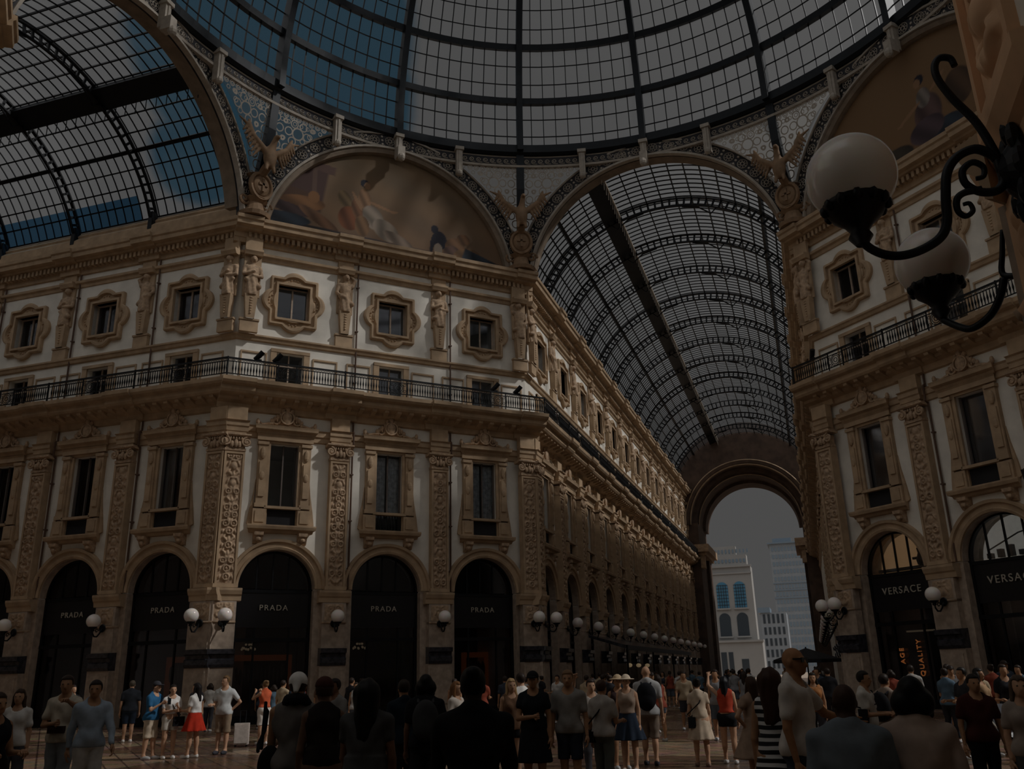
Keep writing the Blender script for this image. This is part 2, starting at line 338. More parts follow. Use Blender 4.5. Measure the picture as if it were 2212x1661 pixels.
def trims(fr,x0,x1,pil,m0,m1,attic=False,tall=True,tn=[0]):
    def T(mb,nm='stone2'):
        tn[0]+=1; put(mb.obj('trim_%d'%tn[0],nm,kind='structure'),fr)
    mb=MB(); mb.mould(x0,x1,P_CORN,m0,m1)
    for c in pil: mb.mould(c-.62,c+.62,sh(P_CORN,.14))
    n=int((x1-x0)/.26)
    for i in range(n): x=x0+.13+i*(x1-x0-.13)/n; mb.box(x,x+.14,-.42,-.1,22.2,22.47)
    T(mb)
    mb=MB(); mb.mould(x0,x1,P_ARC2,m0,m1); mb.mould(x0,x1,P_SILL,m0,m1); T(mb)
    mb=MB(); mb.mould(x0,x1,P_BALC,m0,m1)
    for c in pil: mb.mould(c-.75,c+.75,sh(P_BALC,.12))
    n=int((x1-x0)/.62)
    for i in range(n): x=x0+.2+i*(x1-x0-.2)/n; mb.mould(x,x+.22,[(.1,13.82),(.45,13.86),(.8,13.98),(.85,14.12),(.1,14.12)])
    T(mb)
    if tall: mb=MB(); mb.mould(x0,x1,P_ARCH,m0,m1); T(mb)
    if attic: mb=MB(); mb.mould(x0,x1,P_ATT,0,0); T(mb,'stone2')
# ---- prototypes (each built once, then copied with its parts)
PR={}
def polar(shapes,th):
    best=0; c,s=math.cos(th),math.sin(th)
    for sh_ in shapes:
        if sh_[0]=='b':
            r=min(sh_[1]/max(abs(c),1e-6),sh_[2]/max(abs(s),1e-6))
        else:
            _,cx,cz,R=sh_; b=c*cx+s*cz; d=b*b-(cx*cx+cz*cz-R*R); r=b+math.sqrt(d) if d>0 else 0
        best=max(best,r)
    return best
def upper_window(nm,pane='pane',mull=True):
    r=thing(nm,kind='structure'); CZ=19.23; n=160; mb=MB()
    shp=[('b',1.17,1.27),('c',0,.95,.62),('c',0,-.95,.62),('c',.93,0,.6),('c',-.93,0,.6)]
    prof=[(1.0,0),(1.0,-.17),(.96,-.21),(.89,-.21),(.87,-.07),(.77,-.07),(.75,-.18),(.66,-.18)]
    vs=[]
    for i in range(n):
        th=2*PI*(i+.5)/n; ro=polar(shp,th); ri=polar([('b',.77,.87)],th)
        for k,(s_,y) in enumerate(prof): rr=ri+(ro-ri)*((s_-.66)/.34); vs.append((rr*math.cos(th),y,CZ+rr*math.sin(th)))
        vs.append((ri*math.cos(th),.25,CZ+ri*math.sin(th)))
    m_=len(prof)+1
    mb.add(vs,[(i*m_+j,((i+1)%n)*m_+j,((i+1)%n)*m_+j+1,i*m_+j+1) for i in range(n) for j in range(m_-1)])
    for a,b in ((0,.99),(0,-.99),(.97,0),(-.97,0)):
        sx=.22 if a==0 else .12; sz=.12 if a==0 else .22
        mb.ell((a,-.06,CZ+b),(sx,.1,sz),10,6)
        for k in range(5):
            t=PI*(k+.5)/5; 
            ex,ez=(math.cos(t)*.36,math.sin(t)*.3*(1 if b>0 else -1)) if a==0 else (math.sin(t)*.3*(1 if a>0 else -1),math.cos(t)*.36)
            mb.ell((a+ex*.75,-.08,CZ+b+ez*.75),(.045,.06,.045),6,4)
    mb.box(-.85,.85,-.2,-.02,CZ-.99,CZ-.9); mb.obj('frame','stone2',r)
    MB().box(-.77,.77,.3,.34,CZ-.87,CZ+.87).obj('pane',pane,r)
    if mull: MB().box(-.04,.04,.24,.3,CZ-.87,CZ+.87).box(-.77,-.7,.24,.3,CZ-.87,CZ+.87).box(.7,.77,.24,.3,CZ-.87,CZ+.87).box(-.77,.77,.24,.3,CZ+.8,CZ+.87).obj('mullion','pier',r)
    return r
def balcony_door(nm):
    r=thing(nm,kind='structure'); mb=MB()
    for s in (-1,1):
        x=s*.79; mb.box(x-.14,x+.14,-.1,.0,14.75,16.7)
        mb.box(s*1.7-.55,s*1.7+.55,-.05,0,15.0,15.05); mb.box(s*1.7-.55,s*1.7+.55,-.06,0,16.42,16.5); mb.box(s*1.7-.55-.06,s*1.7-.55,-.06,0,14.9,16.5); mb.box(s*1.7+.55,s*1.7+.61,-.06,0,14.9,16.5)
    mb.box(-.93,.93,-.12,0,16.6,16.76); mb.obj('frame','stone2',r)
    MB().box(-.65,.65,.3,.34,14.76,16.6).obj('pane','pane',r); MB().box(-.03,.03,.24,.3,14.76,16.6).box(-.65,.65,.24,.3,16.0,16.05).obj('mullion','pier',r)
    return r
def crest(mb,z):
    mb.ell((0,-.22,z+.42),(.24,.12,.34),14,8); mb.arc(z+.42,[(.27,-.12),(.33,-.12),(.33,-.3),(.27,-.3)],0,2*PI,18)
    mb.ell((0,-.24,z+.86),(.13,.1,.16),8,6)
    for s in (-1,1):
        mb.tube([(p[0],p[1],p[2]) for p in spiral(s*.5,z+.28,.24,1.4,22,-.16,s,PI/2)],.05,6)
        mb.tube([(s*.62,-.16,z+.12),(s*.85,-.14,z+.12),(s*1.1,-.14,z+.06),(s*1.25,-.14,z+.16)],[.09,.06,.05,.03],6)
        mb.ell((s*.2,-.2,z+.75),(.1,.08,.14),8,5)
        for k in range(4): mb.ell((s*(.3+.13*k),-.17,z+.55-.1*k),(.09,.06,.12),8,5)
        mb.ell((s*1.33,-.2,z+.14),(.09,.1,.16),8,5)
def main_window(nm,kind='dark'):
    r=thing(nm,kind='structure'); mb=MB()
    for s in (-1,1):
        x=s*1.0; mb.box(x-.2,x+.2,-.2,0,9.2,12.1); mb.box(x-.13,x+.13,-.26,-.2,9.6,11.2); mb.ell((x,-.24,11.6),(.13,.09,.28),8,6); mb.ell((x,-.26,10.55),(.12,.07,.2),8,6)
        mb.box(x-.25,x+.25,-.26,0,12.0,12.14); mb.box(x-.25,x+.25,-.26,0,9.12,9.3)
        mb.box(s*.72-.07,s*.72+.07,-.12,0,8.3,12.14)
        mb.box(x-.3,x+.3,-.24,0,8.3,9.05); mb.box(x-.2,x+.2,-.28,-.24,8.45,8.95)
        mb.poly([(s*1.3,8.3),(s*1.5,8.4),(s*1.42,9.0),(s*1.28,9.8),(s*1.22,10.4)][::s],-.1,0)
    mb.box(-.8,.8,-.12,0,12.1,12.24); mb.obj('casing','stone2',r)
    h=MB(); h.mould(-1.2,1.2,[(0,12.2),(.22,12.22),(.22,12.42),(.28,12.5),(.0,12.52)],1,1)
    h.mould(-1.25,1.25,[(0,12.5),(.24,12.52),(.3,12.62),(.45,12.7),(.47,12.8),(.5,12.88),(0,12.98)],1,1)
    ho=h.obj('hood','stone2',r)
    c=MB(); crest(c,12.92); c.poly([(-1.3,12.95),(-.9,13.02),(-.5,13.2),(0,13.5),(.5,13.2),(.9,13.02),(1.3,12.95)],-.12,0); c.obj('crest','relief',ho,smooth=False)
    s_=MB(); s_.mould(-1.35,1.35,[(0,7.98),(.2,8.0),(.25,8.1),(.42,8.14),(.46,8.26),(.46,8.32),(0,8.34)],1,1); so=s_.obj('sill','stone2',r)
    for s in (-1,1): MB().mould(s*.98-.2,s*.98+.2,[(0,7.5),(.12,7.52),(.2,7.62),(.3,7.8),(.4,7.86),(.42,8.0),(0,8.0)]).ell((s*.98,-.24,7.7),(.14,.14,.12),8,6).obj('console','relief',so)
    MB().box(-.82,.82,-.26,.1,9.08,9.2).obj('rail','stone2' if kind!='none' else 'pier',r)
    if kind=='dark': MB().box(-.68,.68,.3,.34,8.3,12.1).obj('pane','pane',r)
    if kind=='blind': MB().box(-.68,.68,.3,.34,8.3,12.1).obj('pane','pane',r); MB().box(-.66,.66,.35,.37,8.4,12.05).obj('blind','curtaindk',r)
    if kind in('curtain','bal'):
        MB().box(-.68,.68,.3,.33,8.3,12.1).obj('pane','pane',r)
        cu=MB()
        for s in (-1,1):
            n=24
            for i in range(n):
                x0=s*(.08+.55*i/n);x1=s*(.08+.55*(i+1)/n); y0=.36+.02*math.sin(i*1.3); y1=.36+.02*math.sin((i+1)*1.3)
                cu.add([(x0,y0,9.0),(x1,y1,9.0),(x1,y1,12.0),(x0,y0,12.0)],[(0,1,2,3)])
        cu.obj('curtain','curtain',r)
    (MB().box(-.03,.03,.2,.3,9.1,12.1) if kind!='blind' else MB()).box(-.68,-.6,.2,.3,8.3,12.1).box(.6,.68,.2,.3,8.3,12.1).obj('mullion','curtaindk',r)
    g=MB().box(-.7,.7,-.02,.06,8.32,9.1) if kind!='bal' else MB()
    if kind=='bal':
        for i in range(10): x=-.63+i*.14; g.tube([(x,0,8.34),(x,0,8.6),(x,0,8.8),(x,0,9.08)],[.02,.035,.02,.02],6)
        g.box(-.7,.7,-.02,.02,8.36,8.4)
    g.obj('parapet','inside' if kind!='bal' else 'iron',r)
    return r
def pilaster(nm,seed,hw=.44,d=.32,right=False):
    r=thing(nm)
    MB().box(-hw-.2,hw+.2,-d-.12,.05,0,.3).box(-hw-.14,hw+.14,-d-.06,.05,.3,2.3).box(-hw-.02,hw+.02,-d-.1,-d-.05,.55,2.1).obj('plinth','pier',r)
    MB().mould(-hw-.14,hw+.14,[(-.05,2.3),(d+.1,2.3),(d+.16,2.42),(d+.16,2.6),(d+.08,2.66),(d+.1,2.8),(d+.22,2.84),(d+.24,3.02),(-.05,3.06)]).obj('plinth_band','marble',r)
    MB().box(-hw-.1,hw+.1,-d-.02,.05,3.04,4.98).obj('pier_block','pier',r)
    q=MB(); relief(q,-hw,hw,4.2,4.92,-d-.03,.07,seed+7); q.mould(-hw-.1,hw+.1,[(-.05,4.06),(d+.05,4.08),(d+.08,4.16),(-.05,4.2)]); q.obj('carved_panel','relief',r,smooth=True)
    MB().mould(-hw-.28,hw+.28,[(a+d-.06 if a>0 else -.05,z) for a,z in P_IMP]).obj('impost','stone2',r)
    MB().box(-hw,hw,-d,.05,5.54,11.5).box(-hw,-hw+.09,-d-.06,-d,5.54,11.45).box(hw-.09,hw,-d-.06,-d,5.54,11.45).box(-hw+.09,hw-.09,-d-.06,-d,11.36,11.45).box(-hw-.05,hw+.05,-d-.08,.0,5.54,5.7).obj('shaft','stone2',r)
    q=MB(); relief(q,-hw+.1,hw-.1,5.72,11.32,-d-.005,.11,seed); q.obj('shaft_carving','relief',r,smooth=True)
    c=MB(); c.box(-hw-.02,hw+.02,-d-.06,.0,11.5,11.62); c.box(-hw+.02,hw-.02,-d-.02,0,11.62,12.05)
    for s in (-1,1):
        c.tube(spiral(s*(hw+.02),11.9,.22,1.6,26,-d-.12,s,PI/2,.2),.05,6); c.ell((s*(hw+.02),-d-.08,11.9),(.12,.08,.12),8,6)
        c.ell((s*.16,-d-.08,11.78),(.09,.08,.16),8,5)
    c.ell((0,-d-.1,11.82),(.1,.1,.2),8,6)
    for k in range(7): c.ell((-.36+.12*k,-d-.1,12.05),(.05,.06,.07),6,4)
    c.mould(-hw-.2,hw+.2,[(-.05,12.12),(d+.12,12.14),(d+.2,12.2),(d+.2,12.27),(-.05,12.28)]); c.obj('capital','relief',r)
    MB().box(-hw,hw,-d,.05,12.28,13.55).mould(-hw,hw,[(-.05,12.4),(d+.03,12.42),(d+.05,12.6),(d+.1,12.66),(d+.1,12.84),(d+.18,12.9),(-.05,12.96)],.5,.5).obj('entablature_block','stone2',r)
    return r
def herm_f(seed):
    rg=random.Random(seed); s=1 if seed%2 else -1
    def f(P):
        tor=smin([elp(P,(0,-.12,20.35),(.3,.22,.38)),elp(P,(0,-.15,19.95),(.25,.2,.3)),cap(P,(-.27,-.1,20.62),(.27,-.1,20.62),.13,.13)],.08)
        head=smin([elp(P,(s*.03,-.2,21.02),(.14,.17,.19)),cap(P,(0,-.14,20.7),(0,-.17,20.95),.09,.08),elp(P,(s*.03,-.1,21.08),(.19,.17,.17)),cap(P,(s*.03,-.36,21.0),(s*.03,-.38,20.96),.03,.03)],.03)
        if seed%3==0: arms=[cap(P,(-.36,-.1,20.6),(-.42,-.2,20.2),.1,.08),cap(P,(-.42,-.2,20.2),(.05,-.38,20.35),.08,.06),cap(P,(.36,-.1,20.6),(.44,-.2,20.15),.1,.08),cap(P,(.44,-.2,20.15),(0,-.38,20.12),.08,.06)]
        else: arms=[cap(P,(s*.36,-.1,20.6),(s*.48,-.15,20.95),.1,.08),cap(P,(s*.48,-.15,20.95),(s*.2,-.1,21.25),.08,.06),cap(P,(-s*.36,-.1,20.6),(-s*.44,-.15,20.15),.1,.08),cap(P,(-s*.44,-.15,20.15),(-s*.1,-.36,19.9),.08,.06)]
        ang=np.arctan2(P[...,0],-P[...,1]-.0+.02); fold=.03*np.sin(ang*9+P[...,2]*4)
        skirt=np.maximum(cap(P,(0,-.12,19.9),(0,-.13,19.2),.26,.3)+fold,-(P[...,2]-19.1))
        sash=cap(P,(-s*.3,-.2,19.95),(s*.32,-.24,19.6),.1,.12)+fold*.7
        return smin([tor,head,smin(arms,.05),skirt,sash],.06)
    return f
def caryatid(nm,seed,pair=False):
    r=thing(nm); v,f=snet(herm_f(seed),(-.75,-.75,18.95),(.75,.2,21.45),.045)
    MB().add(v,f).obj('figure','relief',r,smooth=True)
    b=MB(); b.box(-.42,.42,-.2,0,17.3,17.9); b.box(-.46,.46,-.24,0,17.86,17.95)
    b.add([(-.2,-.3,17.95),(.2,-.3,17.95),(.2,0,17.95),(-.2,0,17.95),(-.3,-.34,19.15),(.3,-.34,19.15),(.3,0,19.15),(-.3,0,19.15)],[(0,1,5,4),(1,2,6,5),(3,0,4,7),(4,5,6,7)])
    for k in range(7): b.ell((0,-.33,18.2+.13*k),(.05+.008*k,.04,.06),6,5)
    b.box(-.4,.4,-.1,0,19.1,21.3); b.obj('pedestal','stone2',r)
    MB().mould(-.42,.42,[(0,21.2),(.3,21.22),(.34,21.3),(.4,21.4),(.4,21.5),(0,21.52)]).box(-.4,.4,-.14,0,21.5,22.2).obj('capital','stone2',r)
    return r
def railing_panel(parent,L,mesh=None):
    mb=MB(); y=-1.2; mb.box(0,L,y-.04,y+.04,15.58,15.65); mb.box(0,L,y-.02,y+.02,14.86,14.9); mb.box(0,L,y-.02,y+.02,15.44,15.47)
    n=int(L/.13); 
    for i in range(n+1):
        x=L*i/n
        if abs(x-L/2)<.42 or abs(x-.1)<.05: continue
        mb.tube([(x,y,14.88),(x,y,15.0),(x,y,15.14),(x,y,15.3),(x,y,15.45)],[.018,.02,.042,.02,.018],5)
        mb.tube([(x+.075*math.cos(a),y,15.52+.035*math.sin(a)) for a in [k*PI/3 for k in range(6)]],.01,4,closed=True)
    for r_ in (.1,.2,.27): mb.tube([(L/2+r_*math.cos(a),y,15.17+r_*math.sin(a)) for a in [k*PI/8 for k in range(16)]],.018,5,closed=True)
    for s in (-1,1):
        for q in (-1,1): mb.tube(spiral(L/2+s*.32,15.17+q*.16,.1,1.2,12,y,s,0),.014,5)
        mb.box(L/2+s*.42-.02,L/2+s*.42+.02,y-.02,y+.02,14.76,15.6)
    mb.box(.0,.06,y-.03,y+.03,14.74,15.68)
    return mb.obj('railing_panel','iron',parent)
def textmesh(txt,size,ext=.02):
    cu=bpy.data.curves.new('lettering','FONT'); cu.body=txt; cu.size=size; cu.extrude=ext; cu.align_x='CENTER'; cu.align_y='CENTER'; cu.space_character=1.25
    o=bpy.data.objects.new('tmp',cu); C.objects.link(o); dg=bpy.context.evaluated_depsgraph_get(); dg.update()
    me=bpy.data.meshes.new_from_object(o.evaluated_get(dg)); bpy.data.objects.remove(o); return me
def text(txt,size,parent,x,y,z,m,name='lettering',rot=(PI/2,0,0)):
    me=textmesh(txt,size); me.materials.clear(); me.materials.append(M[m]); o=bpy.data.objects.new(name,me); C.objects.link(o); o.parent=parent; o.location=(x,y,z); o.rotation_euler=rot; return o
def archway(nm):   # archivolt
    r=thing(nm,kind='structure')
    MB().arc(AZ,[(1.68,0),(1.68,-.12),(1.78,-.16),(1.82,-.1),(1.98,-.1),(2.02,-.2),(2.14,-.22),(2.16,0)],0,PI,40).obj('archivolt','stone2',r)
    MB().box(-2.02,-1.67,-.03,1.0,0,5.54).box(1.67,2.02,-.03,1.0,0,5.54).arc(AZ,[(1.66,-.02),(1.7,-.02),(1.7,.98),(1.66,.98)],0,PI,30).obj('jamb','pier',r); return r
def shopfront(nm,style,txt=None):
    r=thing(nm); fy=.35
    f=MB(); f.box(-1.7,-1.55,fy,fy+.2,0,5.6); f.box(1.55,1.7,fy,fy+.2,0,5.6); f.box(-1.7,1.7,fy,fy+.25,5.42,5.56); f.arc(AZ,[(1.58,fy),(1.7,fy),(1.7,fy+.2),(1.58,fy+.2)],0,PI,30)
    f.box(-1.6,1.6,fy+.02,fy+.2,0,.35); f.box(-1.7,1.7,fy-.02,fy+.2,3.35,3.5)
    f.obj('frame','iron',r)
    fas=MB().box(-1.66,1.66,fy+.03,fy+.1,3.95,5.42).obj('fascia','black',r)
    mu=MB()
    xs=(-.8,-.1,.6) if style!='white' else (-.8,0,.8)
    for x in xs: mu.box(x-.035,x+.035,fy+.05,fy+.12,5.5,AZ+math.sqrt(max(0,1.6**2-x*x)))
    for x in (-.75,.75): mu.box(x-.04,x+.04,fy+.05,fy+.12,.3,3.95)
    mu.obj('mullion','iron',r)
    n=24; g=MB(); g.poly([(1.6*math.cos(PI*i/n),AZ+1.6*math.sin(PI*i/n)) for i in range(n+1)],fy+.08,fy+.1); g.obj('fanlight','shoppane' if style not in('warm','white') else 'pane',r)
    MB().box(-1.56,1.56,fy+.08,fy+.1,.3,3.95).obj('shop_window','shoppane',r)
    if txt: text(txt,.34 if len(txt)<6 else .42,fas,0,fy-.01,4.78,'letter','sign_lettering')
    back={'warm':'warm','white':'white_lit'}.get(style,'inside')
    b=MB(); b.poly([(1.66*math.cos(PI*i/n),AZ+1.66*math.sin(PI*i/n)) for i in range(n+1)],fy+.9,fy+.95); b.obj('fanlight_interior',back,r)
    MB().box(-1.66,1.66,WT+1.4,WT+1.5,0,4.6).obj('interior_wall','inside',r)
    i_=MB()
    if style in('chand','chand2'):
        i_=MB()
        for q in range(9): a=2*PI*q/9; i_.ell((-.75+.28*math.cos(a),WT+.5+.28*math.sin(a),3.08+.05*(q%2)),(.05,.05,.06),6,5)
        for q in range(5): a=2*PI*q/5; i_.ell((-.75+.14*math.cos(a),WT+.5+.14*math.sin(a),3.28),(.04,.04,.05),6,5)
        i_.obj('chandelier','lampglow',r)
    if style in('chand','shelf','orange'):
        x0,x1={'chand':(-1.5,1.3),'shelf':(-.8,1.5),'orange':(-.3,1.0)}[style]
        MB().box(x0,x1,WT+.9,WT+1.3,2.6,2.85).box(x0,x0+.1,WT+.9,WT+1.3,.9,2.6).box(x1-.1,x1,WT+.9,WT+1.3,.9,2.6).obj('display_shelf','redshelf',r)
        g=MB(); rg=random.Random(3)
        for k in range(14):
            x=x0+.2+(x1-x0-.4)*k/13; g.ell((x,WT+1.0,2.1-.1*(k%3)),(.07,.06,.35),8,6)
        g.obj('hanging_garments','curtaindk',r)
    if style=='warm':
        MB().box(-.35,1.0,fy+.3,fy+.4,3.05,3.12).obj('shelf_light','lampglow',r)
        text('AGE',.3,r,-.45,fy-.03,2.1,'neon','neon_lettering',(PI/2,-PI/2,0)); text('QUALITY',.3,r,.45,fy-.03,2.0,'neon','neon_lettering',(PI/2,-PI/2,0))
        q=MB(); q.box(-1.5,.9,fy+.5,fy+.7,5.65,5.78); q.lathe([(.02,5.78),(.16,5.8),(.2,6.0),(.1,6.3),(.13,6.5),(.02,6.6)],(.75,fy+.6,0),12); q.box(.35,1.1,fy+.55,fy+.65,6.05,6.15); q.obj('window_display','inside',r)
    if style=='white':
        q=MB()
        for k in range(6): q.box(-1.2+.45*k,-1.0+.45*k,fy+.5,fy+.7,5.65,5.85+.12*(k%3))
        q.tube([(-1.1,fy+.6,6.0),(.2,fy+.6,6.5),(1.4,fy+.6,6.7)],.03,5); q.obj('window_display','inside',r)
    return r
def wall_lamp(nm):
    r=thing(nm)
    MB().ell((0,-.62,4.36),(.3,.3,.3),24,16).obj('globe','globe',r,smooth=True)
    MB().lathe([(.05,3.93),(.09,3.97),(.07,4.02),(.17,4.08),(.19,4.14),(.15,4.13)],(0,-.62,0),14).obj('globe_cup','iron',r,smooth=True)
    b=MB(); b.tube([(0,-.62,3.95),(0,-.6,3.84),(0,-.5,3.72),(0,-.34,3.72),(0,-.2,3.86),(0,-.08,4.05),(0,0,4.1)],[.03,.035,.035,.035,.035,.035,.04],7)
    b.tube([(0,-.38+.1*math.cos(t)*(1-t/9),3.96+.1*math.sin(t)*(1-t/9)) for t in [k*.5 for k in range(14)]],.02,5); bo=b.obj('bracket','iron',r)
    MB().lathe([(.03,0),(.15,0),(.18,.03),(.12,.06),(.02,.1)],(0,-.1,4.08),14,ax=1).obj('wall_plate','iron',bo)
    return r
def spotlight(nm):
    r=thing(nm); MB().tube([(0,-1.22,15.6),(0,-1.2,15.85)],.02,6).box(-.1,.1,-1.26,-1.16,15.66,15.7).obj('bracket','iron',r)
    MB().tube([(.13,-1.3,16.06),(-.02,-1.2,15.86),(-.2,-1.1,15.7)],[.12,.12,.09],10).obj('lamp_housing','iron',r); return r
# ------------------------------------------------ assemble the facades
wn=[0]
def nwin(): wn[0]+=1; return 'window_%d'%wn[0]
PROTO={}
def use(key,maker,fr,x,label=None,group=None,cat=None,name=None,y=0,z=0,mirror=False):
    if key not in PROTO: o=maker(); PROTO[key]=[o,0]
    P=PROTO[key]
    if P[1]==0: o=P[0]
    else: o=dup(P[0],name=name)
    P[1]+=1
    if label: o['label']=label
    if cat: o['category']=cat
    if group: o['group']=group
    if name: o.name=name
    put(o,fr,x,y,z); return o
ORD=['first','second','third','fourth','fifth','sixth','seventh','eighth','ninth','tenth','eleventh','twelfth','thirteenth','fourteenth']
WALLMAT='plaster'
def wall(nm,fr,x0,x1,centers,bw,z1=23.0):
    mb=MB(); wall_mesh(mb,x0,x1,centers,bw,z1); o=mb.obj(nm,WALLMAT,kind='structure'); return put(o,fr)
CC=[BAY*(k+.5) for k in range(3)]; CP=[.12,BAY,2*BAY,FL-.12]
wall('wall_center','center',0,FL,CC,BAY); wall('wall_right','right',0,FL,CC,BAY)
LB=4.95; LC=[-(2.95+LB*k) for k in range(8)]; LP=[-(5.42+LB*k) for k in range(8)]
wall('wall_left','left',-(5.42+LB*7.6),0,LC[::-1],LB)
NP=13; PC=[2.95+BAY*k for k in range(NP)]; PP=[5.5+BAY*k for k in range(NP)]
PEND=PP[-1]+.4
wall('wall_passage_left','passage',0,PEND,PC,BAY)
wall('wall_passage_right','passr',-PEND,0,[-c for c in PC][::-1],BAY)
trims('center',0,FL,[0.1]+CP[1:3]+[FL-.1],1,1); trims('right',0,FL,[0.1]+CP[1:3]+[FL-.1],1,1)
trims('left',-(5.42+LB*7.6),0,LP,0,1,attic=True); trims('passage',0,PEND,PP,1,0,attic=True); trims('passr',-PEND,0,[-c for c in PP],0,1,attic=True)
# upper windows and doors
for fr,cs in (('center',CC),('left',LC),('passage',PC),('right',CC[:2])):
    for i,c in enumerate(cs):
        use('uw',lambda:upper_window(nwin()),fr,c,name=nwin())
        use('bd',lambda:balcony_door(nwin()),fr,c,name=nwin())
        k='dark'
        if fr=='center': k=['dark','bal','curtain'][i]
        if fr=='right': k='blind'
        use('mw'+k,lambda:main_window(nwin(),k),fr,c,name=nwin())
        use('arch',lambda:archway('arch_moulding'),fr,c,name='arch_moulding')
side=['left','middle','right']
# shopfronts
ST={'center':[('chand','PRADA'),('chand2','PRADA'),('orange','PRADA')],'left':[('shelf','PRADA'),('plain','PRADA'),('plain',None),('plain',None),('plain',None),('plain',None),('plain',None),('plain',None)],'right':[('warm','VERSACE'),('white','VERSACE')]}
LBL={('center',0):'dark shopfront with chandelier under left arch of the sunlit centre facade',('center',1):'dark shopfront under middle arch of the sunlit centre facade',('center',2):'dark shopfront with orange display panel under right arch of the centre facade',
 ('left',0):'dark shopfront with red lit shelf, first arch left of the building corner',('left',1):'dark shopfront with brass letters, second arch left of the building corner',
 ('right',0):'shopfront with warm lit fanlight and vertical orange neon words, right facade',('right',1):'shopfront with bright white fanlight at the right edge of the photo'}
for fr,l in ST.items():
    cs={'center':CC,'left':LC,'right':CC}[fr]
    for i,(s,t) in enumerate(l):
        lb=LBL.get((fr,i)) or 'plain black shopfront, %s arch along the shaded left arcade wall from the corner'%ORD[i]
        use('shop_%s_%s'%(s,t),lambda:shopfront('shopfront',s,t),fr,cs[i],lb,None,'shopfront','shopfront')
for i,c in enumerate(PC):
    use('shop_plain_None',lambda:shopfront('shopfront','plain',None),'passage',c,'dark shopfront, %s arch from the corner along the receding far passage wall'%ORD[i],'shopfronts along the far passage','shopfront','shopfront')
# pilasters, caryatids, lamps
def pil(fr,x,lb,grp,i,corner=False):
    use('pil%d'%(i%3),lambda:pilaster('pilaster',11+5*(i%3),hw=.44,d=.32),fr,x,lb+' carved pilaster'+grp,None,'pilaster','pilaster',y=-.26 if corner else 0)
def car(fr,x,lb,i,corner=False):
    use('car%d'%(i%4),lambda:caryatid('caryatid',i%4),fr,x,lb,None,'statue','caryatid',y=-.25 if corner else 0)
def lmp(fr,x,lb,y=-.35): use('lamp',lambda:wall_lamp('wall_lamp'),fr,x,lb,'globe lamps on the facade piers','wall lamp','wall_lamp',y=y)
pos_c=['left corner','between left and middle arches','between middle and right arches','right corner']
for i,x in enumerate(CP):
    cn=i in(0,3); xx=x+(.12 if i==0 else -.12 if i==3 else 0)
    pil('center',xx,['sunlit','sunlit','half shaded','shaded'][i],' of the centre facade, '+pos_c[i],i,cn)
    car('center',xx+(.2 if i==0 else -.2 if i==3 else 0),'carved stone figure on the upper storey of the centre facade, '+pos_c[i],[3,1,0,2][i],cn)
    lmp('center',xx,'white globe lamp on the pier of the centre facade, '+pos_c[i],-.35 if not cn else -.62)
for i,x in enumerate([-.2]+LP):
    w='at the building corner' if i==0 else '%s one left of the building corner'%ORD[i-1]
    pil('left',x,'shaded brown',' of the left arcade wall, '+w,i+1,i==0)
    car('left',x-(.2 if i==0 else 0),'shaded stone figure under the left arcade cornice, '+w,[0,2,3,1,0,2,3,1,0][i],i==0)
    lmp('left',x,'white globe lamp on the left arcade wall, '+w,-.35 if i else -.62)
for i,x in enumerate([.15]+PP):
    w='at the corner' if i==0 else '%s from the corner'%ORD[i-1]
    pil('passage',x,'receding',' of the far passage left wall, '+w,i,i==0)
    car('passage',x+(.2 if i==0 else 0),'sunlit stone figure under the far passage cornice, '+w,i%4,i==0)
    lmp('passage',x,'grey globe lamp in the row along the far passage left wall, '+w,-.35 if i else -.62)
for i,x in enumerate([.2,BAY,2*BAY]):
    w=['left corner','between the two visible arches','beside the near wall'][i]
    pil('right',x,'orange brown',' of the right facade, '+w,i+1,i==0)
    car('right',x+(.1 if i==0 else 0),'carved orange stone figure on the right facade, '+w,[1,0,2][i],i==0)
    if i<2: lmp('right',x,'white globe lamp on the right facade, '+w,-.35 if i else -.62)
for i,x in enumerate([-.15]+[-q for q in PP]):
    w='at the corner' if i==0 else '%s from the corner'%ORD[i-1]
    if i<6:
        pil('passr',x,'steeply foreshortened',' of the far passage right wall, '+w,i,i==0)
        car('passr',x,'orange stone figure under the far passage right cornice, '+w,(i+1)%4,i==0)
    if i<12: lmp('passr',x,'globe lamp in the stacked row along the far passage right wall, '+w,-.35 if i else -.62)
# railings
for fr,x0,n,L,lb in (('center',-.5,3,(FL+1.0)/3,'black wrought iron balcony railing across the centre facade'),('left',-(5.42+LB*7),8,(5.42+LB*7+.5)/8,'black iron balcony railing along the shaded left arcade wall'),
                  ('passage',-.5,13,(PEND+.5)/13,'iron balcony railing running down the far passage left wall'),('right',-.5,3,(FL+1)/3,'dark iron balcony railing across the right facade'),('passr',-PEND,13,(PEND+.5)/13,'iron balcony railing of the far passage right wall')):
    r=thing('balcony_railing',lb,'railing'); p0=railing_panel(r,L)
    for k in range(1,n): c=p0.copy(); C.objects.link(c); c.parent=r; c.location.x=L*k
    put(r,fr,x0)
for fr,x,lb in (('center',.9,'black spotlight on the centre balcony railing, leftmost of its left pair'),('center',1.75,'black spotlight on the centre balcony railing, right one of its left pair'),
                ('center',12.9,'black spotlight on the centre balcony railing, left one of its right pair'),('center',14.2,'black spotlight on the centre balcony railing, right one of its right pair'),('right',.9,'small black spotlight on the right facade railing near its left end')):
    use('spot',lambda:spotlight('spotlight'),fr,x,lb,'spotlights on the balcony railings','spotlight','spotlight')
